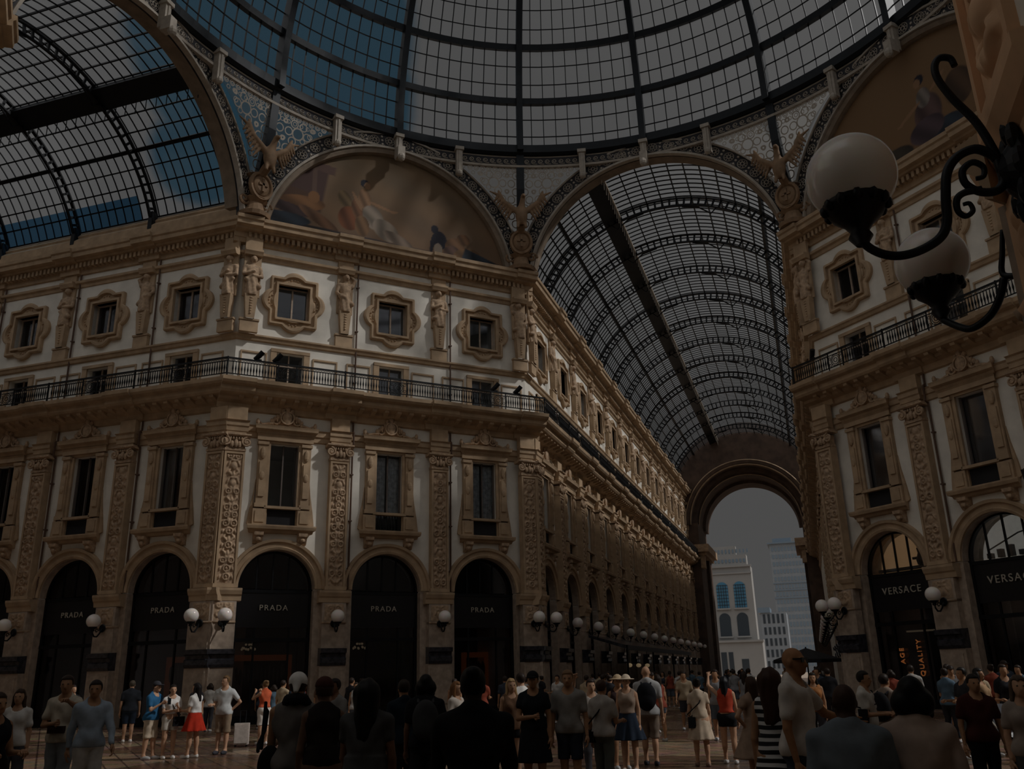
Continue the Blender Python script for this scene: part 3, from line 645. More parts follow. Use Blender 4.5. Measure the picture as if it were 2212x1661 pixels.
def downpipe():
    r=thing('downpipe'); m=MB()
    for a,b in ((5.6,12.2),(12.9,13.5),(14.8,21.9)): m.tube([(0,-.1,a),(0,-.1,b)],.045,8)
    m.tube([(0,-.1,12.2),(0,-.24,12.3),(0,-.24,12.95),(0,-.1,13.05)],.045,8)
    for z in (6.5,8.7,10.9,15.5,18.2,20.6): m.box(-.07,.07,-.16,.0,z,z+.06)
    m.obj('pipe','pipe',r); return r
for fr,ps,w in (('left',LP,'the shaded left arcade wall'),('passage',PP,'the far passage left wall'),('center',CP[1:3],'the sunlit centre facade'),('right',[BAY],'the right facade')):
    for i,x in enumerate(ps): use('pipe',downpipe,fr,x+.66,'thin brown downpipe on %s, %s from the corner'%(w,ORD[i]),None,'downpipe','downpipe')
# ---- near wall beside the camera, and the closing walls of the crossing
mb=MB(); mb.box(0,14,0,1,0,24); put(mb.obj('wall_near','plaster',kind='structure'),'near')
mb=MB(); mb.box(-14,0,0,1,0,24); put(mb.obj('wall_near_left','plaster',kind='structure'),'nearl')
for nm,fr in (('wall_southwest','swface'),('wall_southeast','seface')):
    wall(nm,fr,0,FL,[],1)
trims('swface',0,FL,[.1,FL-.1],1,1,tall=False); trims('leftfar',0,44,[5.4+LB*k for k in range(8)],1,0,attic=True,tall=False)
mb=MB(); mb.box(0,44,0,1,0,23); put(mb.obj('wall_left_far','plaster',kind='structure'),'leftfar')
for nm,fr,x0,x1 in (('wall_east_north','east_n',0,30),('wall_east_south','east_s',-30,0)):
    put(MB().box(x0,x1,0,1,0,24.8).obj(nm,'plaster',kind='structure'),fr)
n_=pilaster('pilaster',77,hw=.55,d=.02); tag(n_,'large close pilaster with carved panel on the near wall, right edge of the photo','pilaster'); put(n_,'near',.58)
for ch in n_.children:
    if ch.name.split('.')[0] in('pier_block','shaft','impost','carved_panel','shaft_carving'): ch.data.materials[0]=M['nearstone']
n_=pilaster('pilaster',78,hw=.3,d=.02); tag(n_,'corner pilaster side turned away from the camera beside the near wall','pilaster'); put(n_,'seface',FL-.32)
c_=caryatid('caryatid',1); tag(c_,'orange stone figure high at the top left corner of the photo','statue'); put(c_,'swface',FL-.4,-.3)
# outer roof masses keep the sun out except through the glass
mb=MB()
def prism(pts,z0,z1):
    n=len(pts); mb.add([(x,y,z0) for x,y in pts]+[(x,y,z1) for x,y in pts],[tuple(range(n))[::-1],tuple(range(n,2*n)),*[(i,(i+1)%n,(i+1)%n+n,i+n) for i in range(n)]])
k=1.0
for pts in ([(-8.6,18.8),(-18.8,8.6),(-62,8.6),(-62,30),(-8.6,100)],[(8.6,18.8),(8.6,100),(48,100),(48,8.6),(18.8,8.6)],[(8.6,-18.8),(18.8,-8.6),(48,-8.6),(48,-33),(8.6,-33)],[(-8.6,-18.8),(-8.6,-33),(-62,-33),(-62,-8.6),(-18.8,-8.6)]):
    prism(pts,22.4,23.0)
mb.box(-20,20,-34,-33,0,30); mb.box(47,48,-9,9,0,30); mb.box(-60,-59,-9,9,0,30)
mb.obj('ceiling_attics','roofdark',kind='structure')
mb=MB(); mb.add([(-70,-40,0),(60,-40,0),(60,140,0),(-70,140,0)],[(0,1,2,3)]); mb.obj('floor','floor',kind='structure')
mb=MB(); mb.add([(-300,140,0),(300,140,0),(300,500,0),(-300,500,0)],[(0,1,2,3)]); mb.obj('ground_piazza','pier',kind='structure')
# ------------------------------------------------ glass dome
RD=18.0; ZD=30.0
def dp(az,th,r=RD): return (r*math.cos(th)*math.cos(az),r*math.cos(th)*math.sin(az),ZD+r*math.sin(th))
dome=thing('ceiling_dome',kind='structure'); TH=[math.radians(x) for x in np.linspace(0,84,29)]
for k in range(16):
    az=k*PI/8; MB().sweep([dp(az,t,RD-.2) for t in TH],.34,.6,[tuple(Vector((math.cos(az)*math.cos(t),math.sin(az)*math.cos(t),math.sin(t)))) for t in TH]).obj('dome_rib','steel',dome)
mb=MB()
def ringbar(th,w,h,r,n=96): 
    P=[dp(2*PI*i/n,th,r) for i in range(n)]; mb.sweep(P,w,h,[tuple((Vector(p)-Vector((0,0,ZD))).normalized()) if th>.01 else (0,0,1) for p in P],closed=True)
STEP=math.radians(10.25)
for j in range(1,8): ringbar(STEP*j,.34,.34,RD-.1)
mb.obj('dome_ring','steel',dome)
mb=MB()
for j in range(0,8):
    for q in (1/3,2/3): ringbar(STEP*(j+q),.05,.05,RD-.02)
mb.obj('thin_ring','iron',dome)
mb=MB()
for k in range(16):
    for j in range(1,10):
        az=(k+j/10)*PI/8; ts=TH[:26]; mb.sweep([dp(az,t,RD-.03) for t in ts],.045,.08,[tuple((Vector(dp(az,t))-Vector((0,0,ZD))).normalized()) for t in ts])
mb.obj('glazing_bars','iron',dome)
mb=MB(); n=96; m_=20; vs=[dp(2*PI*i/n,math.radians(90*j/m_),RD+.04) for j in range(m_+1) for i in range(n)]
mb.add(vs,[(j*n+i,j*n+(i+1)%n,(j+1)*n+(i+1)%n,(j+1)*n+i) for j in range(m_) for i in range(n)]); mb.obj('dome_glass','glass',dome,smooth=True)
mb=MB()
def ringprof(pr,mi=0,n=128):
    m_=len(pr); vs=[(r*math.cos(2*PI*i/n),r*math.sin(2*PI*i/n),z) for i in range(n) for r,z in pr]
    mb.add(vs,[(i*m_+j,i*m_+(j+1)%m_,((i+1)%n)*m_+(j+1)%m_,((i+1)%n)*m_+j) for i in range(n) for j in range(m_)],mi)
ringprof([(17.75,29.95),(17.95,29.85),(18.3,29.85),(18.3,30.4),(17.72,30.4)]); mb.obj('ring_beam','steel',dome)
# frieze with running scrolls
mb=MB(); ringprof([(18.05,29.86),(18.12,29.86),(18.12,29.18),(18.05,29.18)]); mb.obj('frieze_backing','dkback',dome)
mb=MB(); ringprof([(17.95,29.22),(17.98,29.1),(18.2,29.1),(18.2,29.24)]); ringprof([(18.0,29.8),(18.05,29.76),(18.1,29.76),(18.1,29.84)])
ns=288
for i in range(ns):
    if not (40<i*360/ns<165 or 150<i*360/ns<215 or 0<=i*360/ns<=60): continue
    a0=2*PI*i/ns; pts=[]
    for q in range(15):
        t=q/14; r=.15*(1-.75*t); an=-PI/2+2*PI*1.35*t; u=r*math.cos(an); z=29.5+r*math.sin(an); a=a0+u/18.03; pts.append((18.03*math.cos(a),18.03*math.sin(a),z))
    a=a0-.19/18; pts=[(18.03*math.cos(a),18.03*math.sin(a),29.34)]+pts
    mb.tube(pts,.026,4)
mb.obj('frieze_scrolls','cream',dome)
# pendentives: glass net with rosettes between the ring and the arches
def pend(phi,z): # phi absolute azimuth
    f=((phi+PI/8)%(PI/4))-PI/8; ro=18.28/math.cos(f); t=(29.2-z)/5.2; r=18.08+(ro-18.08-.12)*min(1,max(0,t)); return Vector((r*math.cos(phi),r*math.sin(phi),z))
def archz(phi):
    f=((phi+PI/8)%(PI/4))-PI/8; x=18.3*math.tan(f); return 22.2+math.sqrt(max(0,7.75**2-x*x))
PC_=[math.radians(x) for x in (67.5,112.5,157.5,202.5,22.5,-22.5)]
for ci,pc in enumerate(PC_):
    mb=MB(); bk=MB(); nn=40
    for side in (0,):
        for i in range(nn):
            a=pc-.3927+.7854*i/nn; b=pc-.3927+.7854*(i+1)/nn
            for j in range(12):
                za=lambda q,s: archz(s)+(29.2-archz(s))*q/12 if archz(s)<29.2 else 29.2
                P=[pend(a,za(j,a)),pend(b,za(j,b)),pend(b,za(j+1,b)),pend(a,za(j+1,a))]
                if archz(a)<29.15 or archz(b)<29.15: bk.add([tuple(p*1.0) for p in P],[(0,1,2,3)])
    bk.obj('pendentive_glass','lace',dome)
    def loc(u,z): return pend(pc+u/18.6,z)
    def annul(u,z,r,w,n=14):
        if z-r*.6<archz(pc+u/18.6)+.05 or z+r>29.15 or abs(u)<.12: return
        vs=[]
        for i in range(n):
            an=2*PI*i/n
            for rr in (r-w,r+w):
                p=loc(u+rr*math.cos(an),z+rr*math.sin(an)); q=p*1; k=Vector((p.x,p.y,0)).normalized()*.05; vs.append(tuple(p-k))
        mb.add(vs,[(i*2,i*2+1,((i+1)%n)*2+1,((i+1)%n)*2) for i in range(n)])
    S=1.55
    for row in range(-1,4):
        for col in range(-4,5):
            u=(col+(.5 if row%2 else 0))*S; z=28.2-row*S*.86
            annul(u,z,.30,.035)
            for q in range(6):
                an=q*PI/3; annul(u+.52*math.cos(an),z+.52*math.sin(an),.2,.03)
                an+=PI/6; annul(u+.86*math.cos(an),z+.86*math.sin(an),.1,.025,8)
    for i in range(40):
        u=-7.4+.37*i; 
        for r_ in (.14,.07): annul(u,28.95,r_,.022,10)
        annul(u+.18,28.66,.1,.02,8)
        a_=pc+u/18.6; z=archz(a_)+.25
        if z<28.5: annul(u,z+.02,.13,.025,10)
    if mb.v: mb.obj('rosette_net','cream',dome)
    MB().sweep([(18.12*math.cos(pc)*1.0,18.12*math.sin(pc),29.9),tuple(pend(pc,28)*.992),tuple(pend(pc,26)*.99),tuple(pend(pc,24.6)*.985)],.42,.4,[(math.cos(pc),math.sin(pc),0)]*4).obj('corner_post','steel',dome)
# consoles under the ring
for k in range(32):
    az=k*PI/16
    if k%4==2: continue
    c=MB(); c.add([],[]); s0=0; key=(k%4==0)
    zt,zb=(29.95,28.75) if key else (29.95,28.3); zb=28.55 if key else zb
    c.box(-.17,.17,-.26,.1,zb,zt); c.box(-.24,.24,-.36,.1,zt-.2,zt); c.box(-.05,.05,-.32,-.26,zb+.1,zt-.25); c.ell((0,-.22,zb),(.17,.2,.2),8,6)
    if key: c.box(-.2,.2,-.62,-.1,28.35,29.0); c.ell((0,-.6,28.3),(.2,.22,.25),8,6)
    R=17.95 if not key else 17.85; c.xf(Matrix.Translation((R*math.cos(az),R*math.sin(az),0))@Matrix.Rotation(az-PI/2,4,'Z')); c.obj('console','cream',dome)
# ------------------------------------------------ great arches around the crossing
def great_arch(fr,lunette):
    r=thing('trim_arch_%s'%fr,kind='structure'); CX=FL/2 if fr in('center','right','swface','seface') else 0
    a0=math.radians(8); 
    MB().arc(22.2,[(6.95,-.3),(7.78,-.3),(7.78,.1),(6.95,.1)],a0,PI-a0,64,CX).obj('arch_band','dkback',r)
    c=MB(); c.arc(22.2,[(7.72,-.3),(7.72,-.38),(7.82,-.38),(7.82,-.1),(7.76,-.1)],a0,PI-a0,64,CX); c.arc(22.2,[(6.9,-.1),(6.9,-.38),(7.02,-.38),(7.02,-.3)],a0,PI-a0,64,CX)
    for i in range(24):
        an=a0+(PI-2*a0)*(i+.5)/24; x=CX+7.37*math.cos(an); z=22.2+7.37*math.sin(an)
        for rr,w in ((.26,.02),(.1,.03)): c.tube([(x+rr*math.cos(q*PI/7),-.33,z+rr*math.sin(q*PI/7)) for q in range(14)],w,4,closed=True)
        for q in range(8):
            b=q*PI/4; c.ell((x+.18*math.cos(b),-.32,z+.18*math.sin(b)),(.035,.03,.035),6,4)
        an2=a0+(PI-2*a0)*i/24
        for rr in (7.14,7.37,7.6): c.ell((CX+rr*math.cos(an2),-.32,22.2+rr*math.sin(an2)),(.07,.03,.07),6,4)
        for s in (-1,1):
            an3=an+s*.045; c.tube([(CX+rr*math.cos(an3),-.32,22.2+rr*math.sin(an3)) for rr in (7.06,7.12)],.02,4)
    c.obj('arch_rosettes','cream',r)
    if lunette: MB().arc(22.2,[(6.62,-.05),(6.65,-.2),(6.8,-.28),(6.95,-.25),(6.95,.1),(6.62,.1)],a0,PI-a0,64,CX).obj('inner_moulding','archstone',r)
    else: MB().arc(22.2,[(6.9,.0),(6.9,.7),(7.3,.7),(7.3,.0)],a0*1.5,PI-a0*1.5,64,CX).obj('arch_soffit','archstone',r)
    put(r,fr); return r
for fr in ('center','right'): great_arch(fr,True)
for fr,_ in (('pass0',0),('left0',0)):
    FR[fr]=((0,A_),0) if fr=='pass0' else ((-A_,0),PI/2); great_arch(fr,False)
# wall behind the arches up to the dome
def spandrel(fr,CX,solid):
    mb=MB(); n=40; hw=FL/2+.3; vs=[]
    for i in range(n+1):
        an=PI-PI*i/n; ri=7.1 if not solid else .01; vs+= [(CX+ri*math.cos(an),.12,22.2+ri*math.sin(an)),(CX+7.7*math.cos(an),.12,22.2+7.7*math.sin(an))]
    mb.add(vs,[(2*i,2*i+2,2*i+3,2*i+1) for i in range(n)]); return mb
for fr in ('swface','seface'): put(spandrel(fr,FL/2,True).obj('wall_lunette_backing','plaster',kind='structure'),fr)
# painted lunettes
def lunette(fr,shapes,base,lab):
    CX=FL/2; nx,nz=230,112; vs=[];cols=[]
    xs=np.linspace(-6.7,6.7,nx); zs=np.linspace(22.9,28.88,nz)
    X,Z=np.meshgrid(xs,zs); COL=base(X,Z)
    for s in shapes:
        k,x,z,rx,rz,an,col=s[:7]; dx=X-(x-CX); dz=Z-z; c,sn=math.cos(an),math.sin(an); u=(dx*c+dz*sn)/rx; v=(-dx*sn+dz*c)/rz
        d=np.hypot(u,v) if k=='e' else np.maximum(np.abs(u),np.abs(v)); a=np.clip((1.04-d)/.09,0,1)[...,None]
        sh_=(.82+.3*np.sin(u*4+v*2.2))[...,None] if len(s)>7 else 1.0
        COL=COL*(1-a)+np.array(col)*sh_*a
    me=bpy.data.meshes.new('painted_lunette'); V=[(float(CX+x),.08,float(z)) for z in zs for x in xs]
    ins=(X**2+(Z-22.2)**2)<6.74**2
    F=[(j*nx+i,j*nx+i+1,(j+1)*nx+i+1,(j+1)*nx+i) for j in range(nz-1) for i in range(nx-1) if ins[j,i] or ins[j+1,i+1]]
    me.from_pydata(V,[],F); ca=me.color_attributes.new('Col','FLOAT_COLOR','POINT')
    arr=np.ones((nx*nz,4)); arr[:,:3]=np.clip(COL.reshape(-1,3)*.52,0,1); ca.data.foreach_set('color',arr.ravel()); me.materials.append(M['paint'])
    o=bpy.data.objects.new('painted_lunette',me); C.objects.link(o); tag(o,lab,'painting'); put(o,fr)
def base1(X,Z):
    t=np.clip((Z-23)/5.5,0,1)[...,None]; n=(.5+.5*np.sin(X*1.3+Z*2)*np.sin(X*.7-Z*1.1))[...,None]
    return np.array((.30,.19,.12))*(1-t)+np.array((.24,.17,.10))*t+np.array((.10,.05,.02))*n
SK=(.50,.28,.15);DK=(.03,.03,.05);RD_=(.34,.12,.05);WH=(.52,.42,.33);BL=(.05,.07,.10);BR=(.14,.07,.04)
S1=[('b',2.3,26.2,1.6,1.4,-.15,(.13,.07,.06)),('b',2.6,27.4,1.8,.25,-.15,(.18,.10,.08)),('b',3.3,26.9,.12,1.2,0,(.2,.12,.09)),('b',1.9,25.2,1.6,.6,-.2,BR),
('e',2.6,24.9,1.3,.45,.1,(.36,.17,.07),1),('e',3.3,25.4,.3,.35,0,(.38,.18,.07)),('e',2.0,24.5,1.2,.3,-.2,(.1,.06,.06),1),('e',3.6,24.2,1.2,.3,-.5,(.30,.15,.08),1),
('b',7.6,23.3,6,.35,-.02,(.10,.08,.08),1),('e',1.8,23.9,1.4,.35,0,BL,1),
('e',4.95,25.6,.35,.6,.4,(.30,.2,.1),1),('e',5.2,24.6,.6,.7,0,RD_,1),('e',5.6,25.2,.3,.6,.2,(.34,.16,.08),1),
('e',6.0,25.9,.34,.62,.15,SK,1),('e',5.98,26.85,.25,.24,0,DK),('e',6.12,26.74,.17,.22,0,SK),('e',6.9,25.65,.75,.09,-.25,SK),('e',7.65,25.5,.22,.08,.2,SK),('e',5.6,25.7,.1,.6,.5,SK),
('e',6.5,24.9,.55,.75,.5,WH,1),('e',7.2,24.3,.8,.55,-.6,WH,1),('e',7.9,23.9,.9,.3,-.4,(.4,.3,.23),1),('e',5.9,24.3,.4,.6,.1,(.36,.2,.1),1),
('e',10.0,25.0,.22,.26,0,DK),('e',10.3,24.4,.42,.55,.2,DK),('e',9.85,24.1,.12,.6,-.15,DK),('e',10.2,23.8,.25,.4,0,WH),('e',11.2,24.2,.6,.5,.3,(.36,.19,.1),1),('e',11.7,24.7,.4,.35,0,(.3,.15,.07),1),('e',11.0,23.8,.5,.4,.2,(.22,.12,.09),1),('e',11.9,23.8,.8,.4,.2,(.4,.22,.1),1),
('b',12.8,23.4,1.2,.5,-.3,BL,1),('b',9,23.0,2,.25,0,(.2,.13,.08),1)]
lunette('center',S1,base1,'painted lunette of seated robed figures, lion and children above the sunlit centre facade')
def base2(X,Z):
    t=np.clip((Z-23)/5.5,0,1)[...,None]; return np.array((.36,.20,.09))*(1-t)+np.array((.40,.24,.12))*t
S2=[('b',7.6,23.2,4,.35,.0,(.05,.06,.08),1),('e',6.2,23.8,1.0,.5,0,(.09,.07,.05),1),('e',9.0,23.9,.9,.5,0,BL,1),('e',5.2,24.3,.35,.08,.5,(.14,.07,.03)),('e',5.2,24.3,.35,.08,-.4,(.14,.07,.03)),
('e',8.2,25.0,.7,1.0,-.1,(.22,.13,.12),1),('e',8.1,25.9,.35,.5,0,(.4,.34,.3),1),('e',8.05,26.85,.25,.26,0,DK),('e',7.92,26.74,.17,.23,0,SK),('e',7.3,25.5,.7,.09,.45,SK),('e',6.75,25.2,.2,.07,.2,SK),('e',8.9,26.3,.5,.1,.6,SK),('e',8.0,24.3,.9,.6,.1,(.15,.10,.12),1),('e',9.8,25.4,.7,.9,0,(.16,.09,.05),1)]
lunette('right',S2,base2,'painted lunette with a standing robed figure on ochre above the right facade')
# ------------------------------------------------ winged eagles with shields in the corners
def eagle_f(P):
    b=smin([elp(P,(0,-.35,26.15),(.34,.3,.62)),cap(P,(0,-.4,26.5),(.08,-.6,27.05),.2,.13),elp(P,(.1,-.68,27.15),(.13,.2,.13)),cap(P,(.12,-.84,27.12),(.13,-.95,27.0),.06,.02)],.08)
    legs=[cap(P,(s*.16,-.35,25.8),(s*.22,-.45,25.35),.12,.08) for s in (-1,1)]
    w=[]
    for s in (-1,1):
        w.append(cap(P,(s*.25,-.3,26.4),(s*.95,-.25,27.0),.17,.12)); w.append(cap(P,(s*.95,-.25,27.0),(s*1.25,-.25,27.7),.12,.07))
        for k in range(7):
            t=k/6; x=s*(.5+.75*t); z=26.5+.95*t; L=1.05-.35*t
            w.append(cap(P,(x,-.25,z),(x+s*.35*(1-t*.3)+.0,-.2,z-L*.55),.1,.05))
            if k>3: w.append(cap(P,(x,-.25,z),(x+s*.12*(k-2),-.2,z+.55-.05*k),.09,.045))
    return smin([b,smin(legs,.04),smin(w,.04)],.06)
ev,ef=snet(eagle_f,(-2.2,-1.1,24.9),(2.2,.2,28.3),.055)
def eagle():
    r=thing('eagle_statue'); MB().add([(x,y-.95,z) for x,y,z in ev],ef).obj('eagle_figure','eagle',r,smooth=True)
    s=MB(); s.lathe([(.02,-.62),(.3,-.6),(.42,-.52),(.46,-.46),(.52,-.56),(.62,-.56),(.66,-.42),(.62,-.3),(.2,-.2)],(0,0,0),28,ax=1); s.xf(Matrix.Translation((0,-.25,24.75))@Matrix.Diagonal((1,1,1.2,1)))
    s.box(-.06,.06,-.93,-.85,24.4,25.1); s.box(-.24,.24,-.93,-.85,24.72,24.84); s.obj('shield','eagle',r)
    b=MB(); b.lathe([(.75,23.1),(.8,23.3),(.5,23.5),(.4,23.9),(.6,24.1),(.3,24.4),(.25,25.2),(.6,25.4),(.3,25.6)],(0,-.25,0),14).tube([(0,-.3,25.2),(0,-1.1,25.7)],.22,8); 
    for s_ in (-1,1): b.tube(spiral(s_*.62,24.0,.3,1.3,16,-.3,s_,0),.08,6)
    b.obj('pedestal','eagle',r); return r
for i,(pc,lb) in enumerate(((157.5,'winged eagle statue with round shield above the left corner of the centre facade'),(112.5,'winged eagle statue with round shield between the painted lunette and the far glass vault'),(67.5,'winged eagle statue with round shield above the left corner of the right facade'))):
    a=math.radians(pc); o=eagle() if i==0 else dup(e0); e0=o if i==0 else e0; tag(o,lb,'statue','eagles in the dome corners'); R=19.45; o.location=(R*math.cos(a),R*math.sin(a),0); o.rotation_euler=(0,0,a-PI/2)
# ------------------------------------------------ barrel glass vaults (local x across, y along)
VA,VB,VZ=8.55,7.7,22.0
def vp(t,y,o=0): return ((VA-o)*math.cos(t),y,VZ+(VB-o)*math.sin(t))
T0=math.asin(2.8/VB)
def vault(nm,length,ribs,loc,rz,blue=None,walk=None,bars=True):
    r=thing(nm,kind='structure',loc=loc,rz=rz); n=44; ts=[T0+(PI-2*T0)*i/n for i in range(n+1)]
    up=[(math.cos(t),0,math.sin(t)) for t in ts]; proto=None
    for y in ribs:
        if proto is None:
            mb=MB(); mb.sweep([vp(t,0,.02) for t in ts],.14,.1,up); mb.sweep([vp(t,0,.55) for t in ts],.14,.08,up)
            for i in range(0,n+1):
                t=ts[i]; mb.sweep([vp(t,0,.04),vp(t,0,.54)],.12,.09,[(0,1,0)]*2)
            for s in (0,1):
                t=ts[0] if s==0 else ts[-1]; p=vp(t,0,.3); sx=1 if s==0 else -1
                mb.box(p[0]-.2*1,p[0]+.2,-.12,.12,23.9,24.9); mb.add([(p[0]-.15,-.1,23.9),(p[0]+.15,-.1,23.9),(p[0]+.15,.1,23.9),(p[0]-.15,.1,23.9),(p[0]+sx*.1,0,23.2)],[(0,1,4),(1,2,4),(2,3,4),(3,0,4)])
            for s in (-1,1): # curved brackets to the crown lantern
                a=PI/2+s*.42; mb.tube([vp(a,0,.5),(s*-2.9,0,28.2),(s*-2.2,0,28.75),(s*-1.2,0,29.0)],.05,5)
            proto=mb.obj('arch_truss','iron',r)
        else: proto2=proto.copy(); C.objects.link(proto2); proto2.parent=r; proto2.location=(0,y,0)
    if proto: proto.location=(0,ribs[0],0)
    mb=MB()
    for i in range(0,n+1,2):
        t=ts[i]; w=.2 if i in(8,36) else .07
        mb.sweep([vp(t,0,.06),vp(t,length,.06)],w,w*1.2,[(math.cos(t),0,math.sin(t))]*2)
    mb.obj('purlin','iron',r)
    mb=MB(); k=int(length/(.52 if bars else 2.6))
    for i in range(1,k):
        y=length*i/k; mb.sweep([vp(t,y,.03) for t in ts],.075 if nm=='ceiling_passage' else .045,.05,up)
    mb.obj('glazing_bars','iron',r)
    if walk:
        mb=MB(); a,b=walk; mb.sweep([vp((a+b)/2,0,.25),vp((a+b)/2,length,.25)],(b-a)*VB,.3,[(math.cos((a+b)/2),0,math.sin((a+b)/2))]*2)
        mb.obj('walkway','steel',r)
        mb=MB(); p=vp(a,0,.35); mb.box(p[0]-.04,p[0]+.04,0,length,p[2]-.03,p[2]+.05); q=vp(a,0,-.0)
        for i in range(int(length/.6)): mb.box(p[0]-.015,p[0]+.015,i*.6,i*.6+.03,p[2]-.7,p[2])
        mb.obj('walkway_rail','cream' if nm=='ceiling_passage' else 'iron',r)
    g=MB(); L=length
    ny=max(1,int(L/1.04)); 
    for j in range(ny):
        y0,y1=L*j/ny,L*(j+1)/ny
        for i in range(n):
            bl=1 if blue and blue(ts[i],y0) else 0
            g.add([vp(ts[i],y0),vp(ts[i+1],y0),vp(ts[i+1],y1),vp(ts[i],y1)],[(0,1,2,3)],bl)
    g.obj('vault_glass',['glass','blueglass'],r,smooth=True); return r
vault('ceiling_passage',66,[BAY*k+5.5 for k in range(13)],(0,A_+.4,0),0,walk=(PI-1.24,PI-1.10))
def blf(t,y): return t<.50 and y>6
vault('ceiling_left',44,[5.42+LB*k for k in range(8)],(-A_-.4,0,0),PI/2,walk=(1.10,1.24),blue=blf)
vault('ceiling_near',14,[5,10],(0,-A_-.4,0),PI)
vault('ceiling_east',28,[5,10,15,20,25],(A_+.4,0,0),-PI/2,bars=False)  # unseen vault, its bars spaced wide to let more sun in
# ------------------------------------------------ end of the far passage: tympanum, big arch and piers
YE=A_+66.3
e=thing('wall_passage_end',kind='structure')
mb=MB(); n=48; cz=18.7; vs=[]
for i in range(n+1):
    a=PI-PI*i/n; X=7.0*math.cos(a); Z=cz+7.0*math.sin(a); t=PI-PI*i/n; ox=8.9*math.cos(t); oz=max(cz,VZ+9*math.sin(t)) if i not in(0,n) else cz
    for y in (YE,YE+3): vs+= [(X,y,Z),(ox,y,oz)]
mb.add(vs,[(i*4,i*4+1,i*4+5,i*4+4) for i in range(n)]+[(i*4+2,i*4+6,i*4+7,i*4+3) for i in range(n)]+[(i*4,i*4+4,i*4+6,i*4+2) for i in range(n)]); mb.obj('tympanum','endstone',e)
mb=MB()
for s in (-1,1):
    a,b=sorted((s*6.1,s*8.9)); mb.box(a,b,YE,YE+6,0,14.9); a,b=sorted((s*5.75,s*8.9)); mb.box(a,b,YE+6,YE+9,0,14.9)
    a,b=sorted((s*6.1,s*8.9)); mb.box(a,b,YE,YE+9,16.2,18.9)
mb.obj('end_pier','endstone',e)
mb=MB()
for s in (-1,1):
    a,b=sorted((s*5.4,s*8.9)); mb.box(a,b,YE-.3,YE+9.3,14.9,15.3); a,b=sorted((s*5.0,s*8.9)); mb.box(a,b,YE-.7,YE+9.7,15.3,16.2)
    a,b=sorted((s*5.6,s*6.1)); mb.box(a,b,YE-.2,YE+1,13.4,14.9)
mb.obj('end_capital','stone',e)
mb=MB(); pr=[(7.6,YE-.2),(7.4,YE-.4),(7.1,YE-.3),(6.9,YE),(6.9,YE+1.5),(6.5,YE+1.6),(6.4,YE+2.2),(6.2,YE+2.5),(6.15,YE+6),(5.8,YE+6.2),(5.7,YE+9),(7.6,YE+9)]
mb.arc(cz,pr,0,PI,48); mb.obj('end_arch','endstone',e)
MB().arc(cz,[(7.55,YE-.3),(7.45,YE-.45),(7.35,YE-.3)],0,PI,48).arc(cz,[(7.0,YE-.2),(6.92,YE-.35),(6.85,YE-.1)],0,PI,48).arc(cz,[(6.2,YE+2.3),(6.1,YE+2.3),(6.15,YE+2.6)],0,PI,48).obj('arch_edge_moulding','stone2',e)
# ------------------------------------------------ buildings on the square beyond the end arch
M['bright']=mat('pale_travertine',(.29,.283,.272),.8,noise=(.3,.08)); M['towerwall']=mat('tower_cladding',(.235,.26,.285),.6,noise=(.5,.1)); M['bluewin']=mat('blue_window',(.06,.19,.30),.4); M['dkwin']=mat('dark_window',(.04,.05,.06),.3); M['greywin']=mat('grey_window',(.16,.21,.26),.4)
def archwin(parent,x,z0,z1,hw,y,m,bars=True):
    n=12; pts=[(x-hw,z0),(x+hw,z0)]+[(x+hw*math.cos(PI*i/n),z1-hw+hw*math.sin(PI*i/n)) for i in range(n+1)]
    w=MB().poly(pts,y-.1,y+.3).obj('arched_window',m,parent); b=MB()
    if bars:
        for k in range(1,5): b.box(x-hw+2*hw*k/5-.05,x-hw+2*hw*k/5+.05,y-.2,y-.08,z0,z1-.6)
        for k in range(1,8): b.box(x-hw,x+hw,y-.2,y-.08,z0+(z1-z0)*k/8-.04,z0+(z1-z0)*k/8+.04)
        b.obj('window_bars','dkwin',w)
    b=MB(); b.box(x-hw-.3,x+hw+.3,y-.5,y,z0-.3,z0); b.obj('window_sill','bright',parent)
b1=thing('palace',"tall white palace with two rows of arched windows, seen through the end arch",'building')
Y=170
w=MB(); w.box(-22,-5.2,Y,Y+6,7.2,22.5); w.box(-21,-5.9,Y+1,Y+5,22.5,25); w.box(-20,-8,Y+2,Y+4,25,27); w.box(-22,-4.2,Y-3,Y+5,0,7.0); w.obj('wall','bright',b1)
w=MB(); w.box(-22.2,-5.0,Y-.5,Y,22.3,22.7); w.box(-22.2,-5.1,Y-.3,Y,20.9,21.2); w.box(-22.2,-3.9,Y-3.5,Y,6.9,7.3); w.obj('cornice','bright',b1)
for x in (-18.6,-15,-11.44,-7.85):
    archwin(b1,x,13.9,19.3,1.2,Y,'bluewin'); archwin(b1,x,8.2,12.9,1.15,Y,'dkwin',False)
w=MB()
for x in (-16,-11.3): w.box(x-1.3,x-.2,Y-3.1,Y-2.9,0,5.0); w.box(x+.2,x+1.1,Y-3.1,Y-2.9,0,5.0)
w.box(-8.6,-7.2,Y-3.1,Y-2.9,0,3.6)
w.obj('doorway','dkwin',b1)
w=MB()
for i in range(22): w.box(-21.5+i*.75,-21.2+i*.75,Y+1.9,Y+1.99,25.5,26.3)
for i in range(20): w.box(-21+i*.76,-20.6+i*.76,Y+.9,Y+.98,23.4,24.1)
w.obj('attic_windows','greywin',b1)
b2=thing('tower','pale blue grey high-rise with gridded windows on the right through the end arch','building'); Y=330
MB().box(-6.3,26,Y,Y+20,0,47).obj('wall','towerwall',b2)
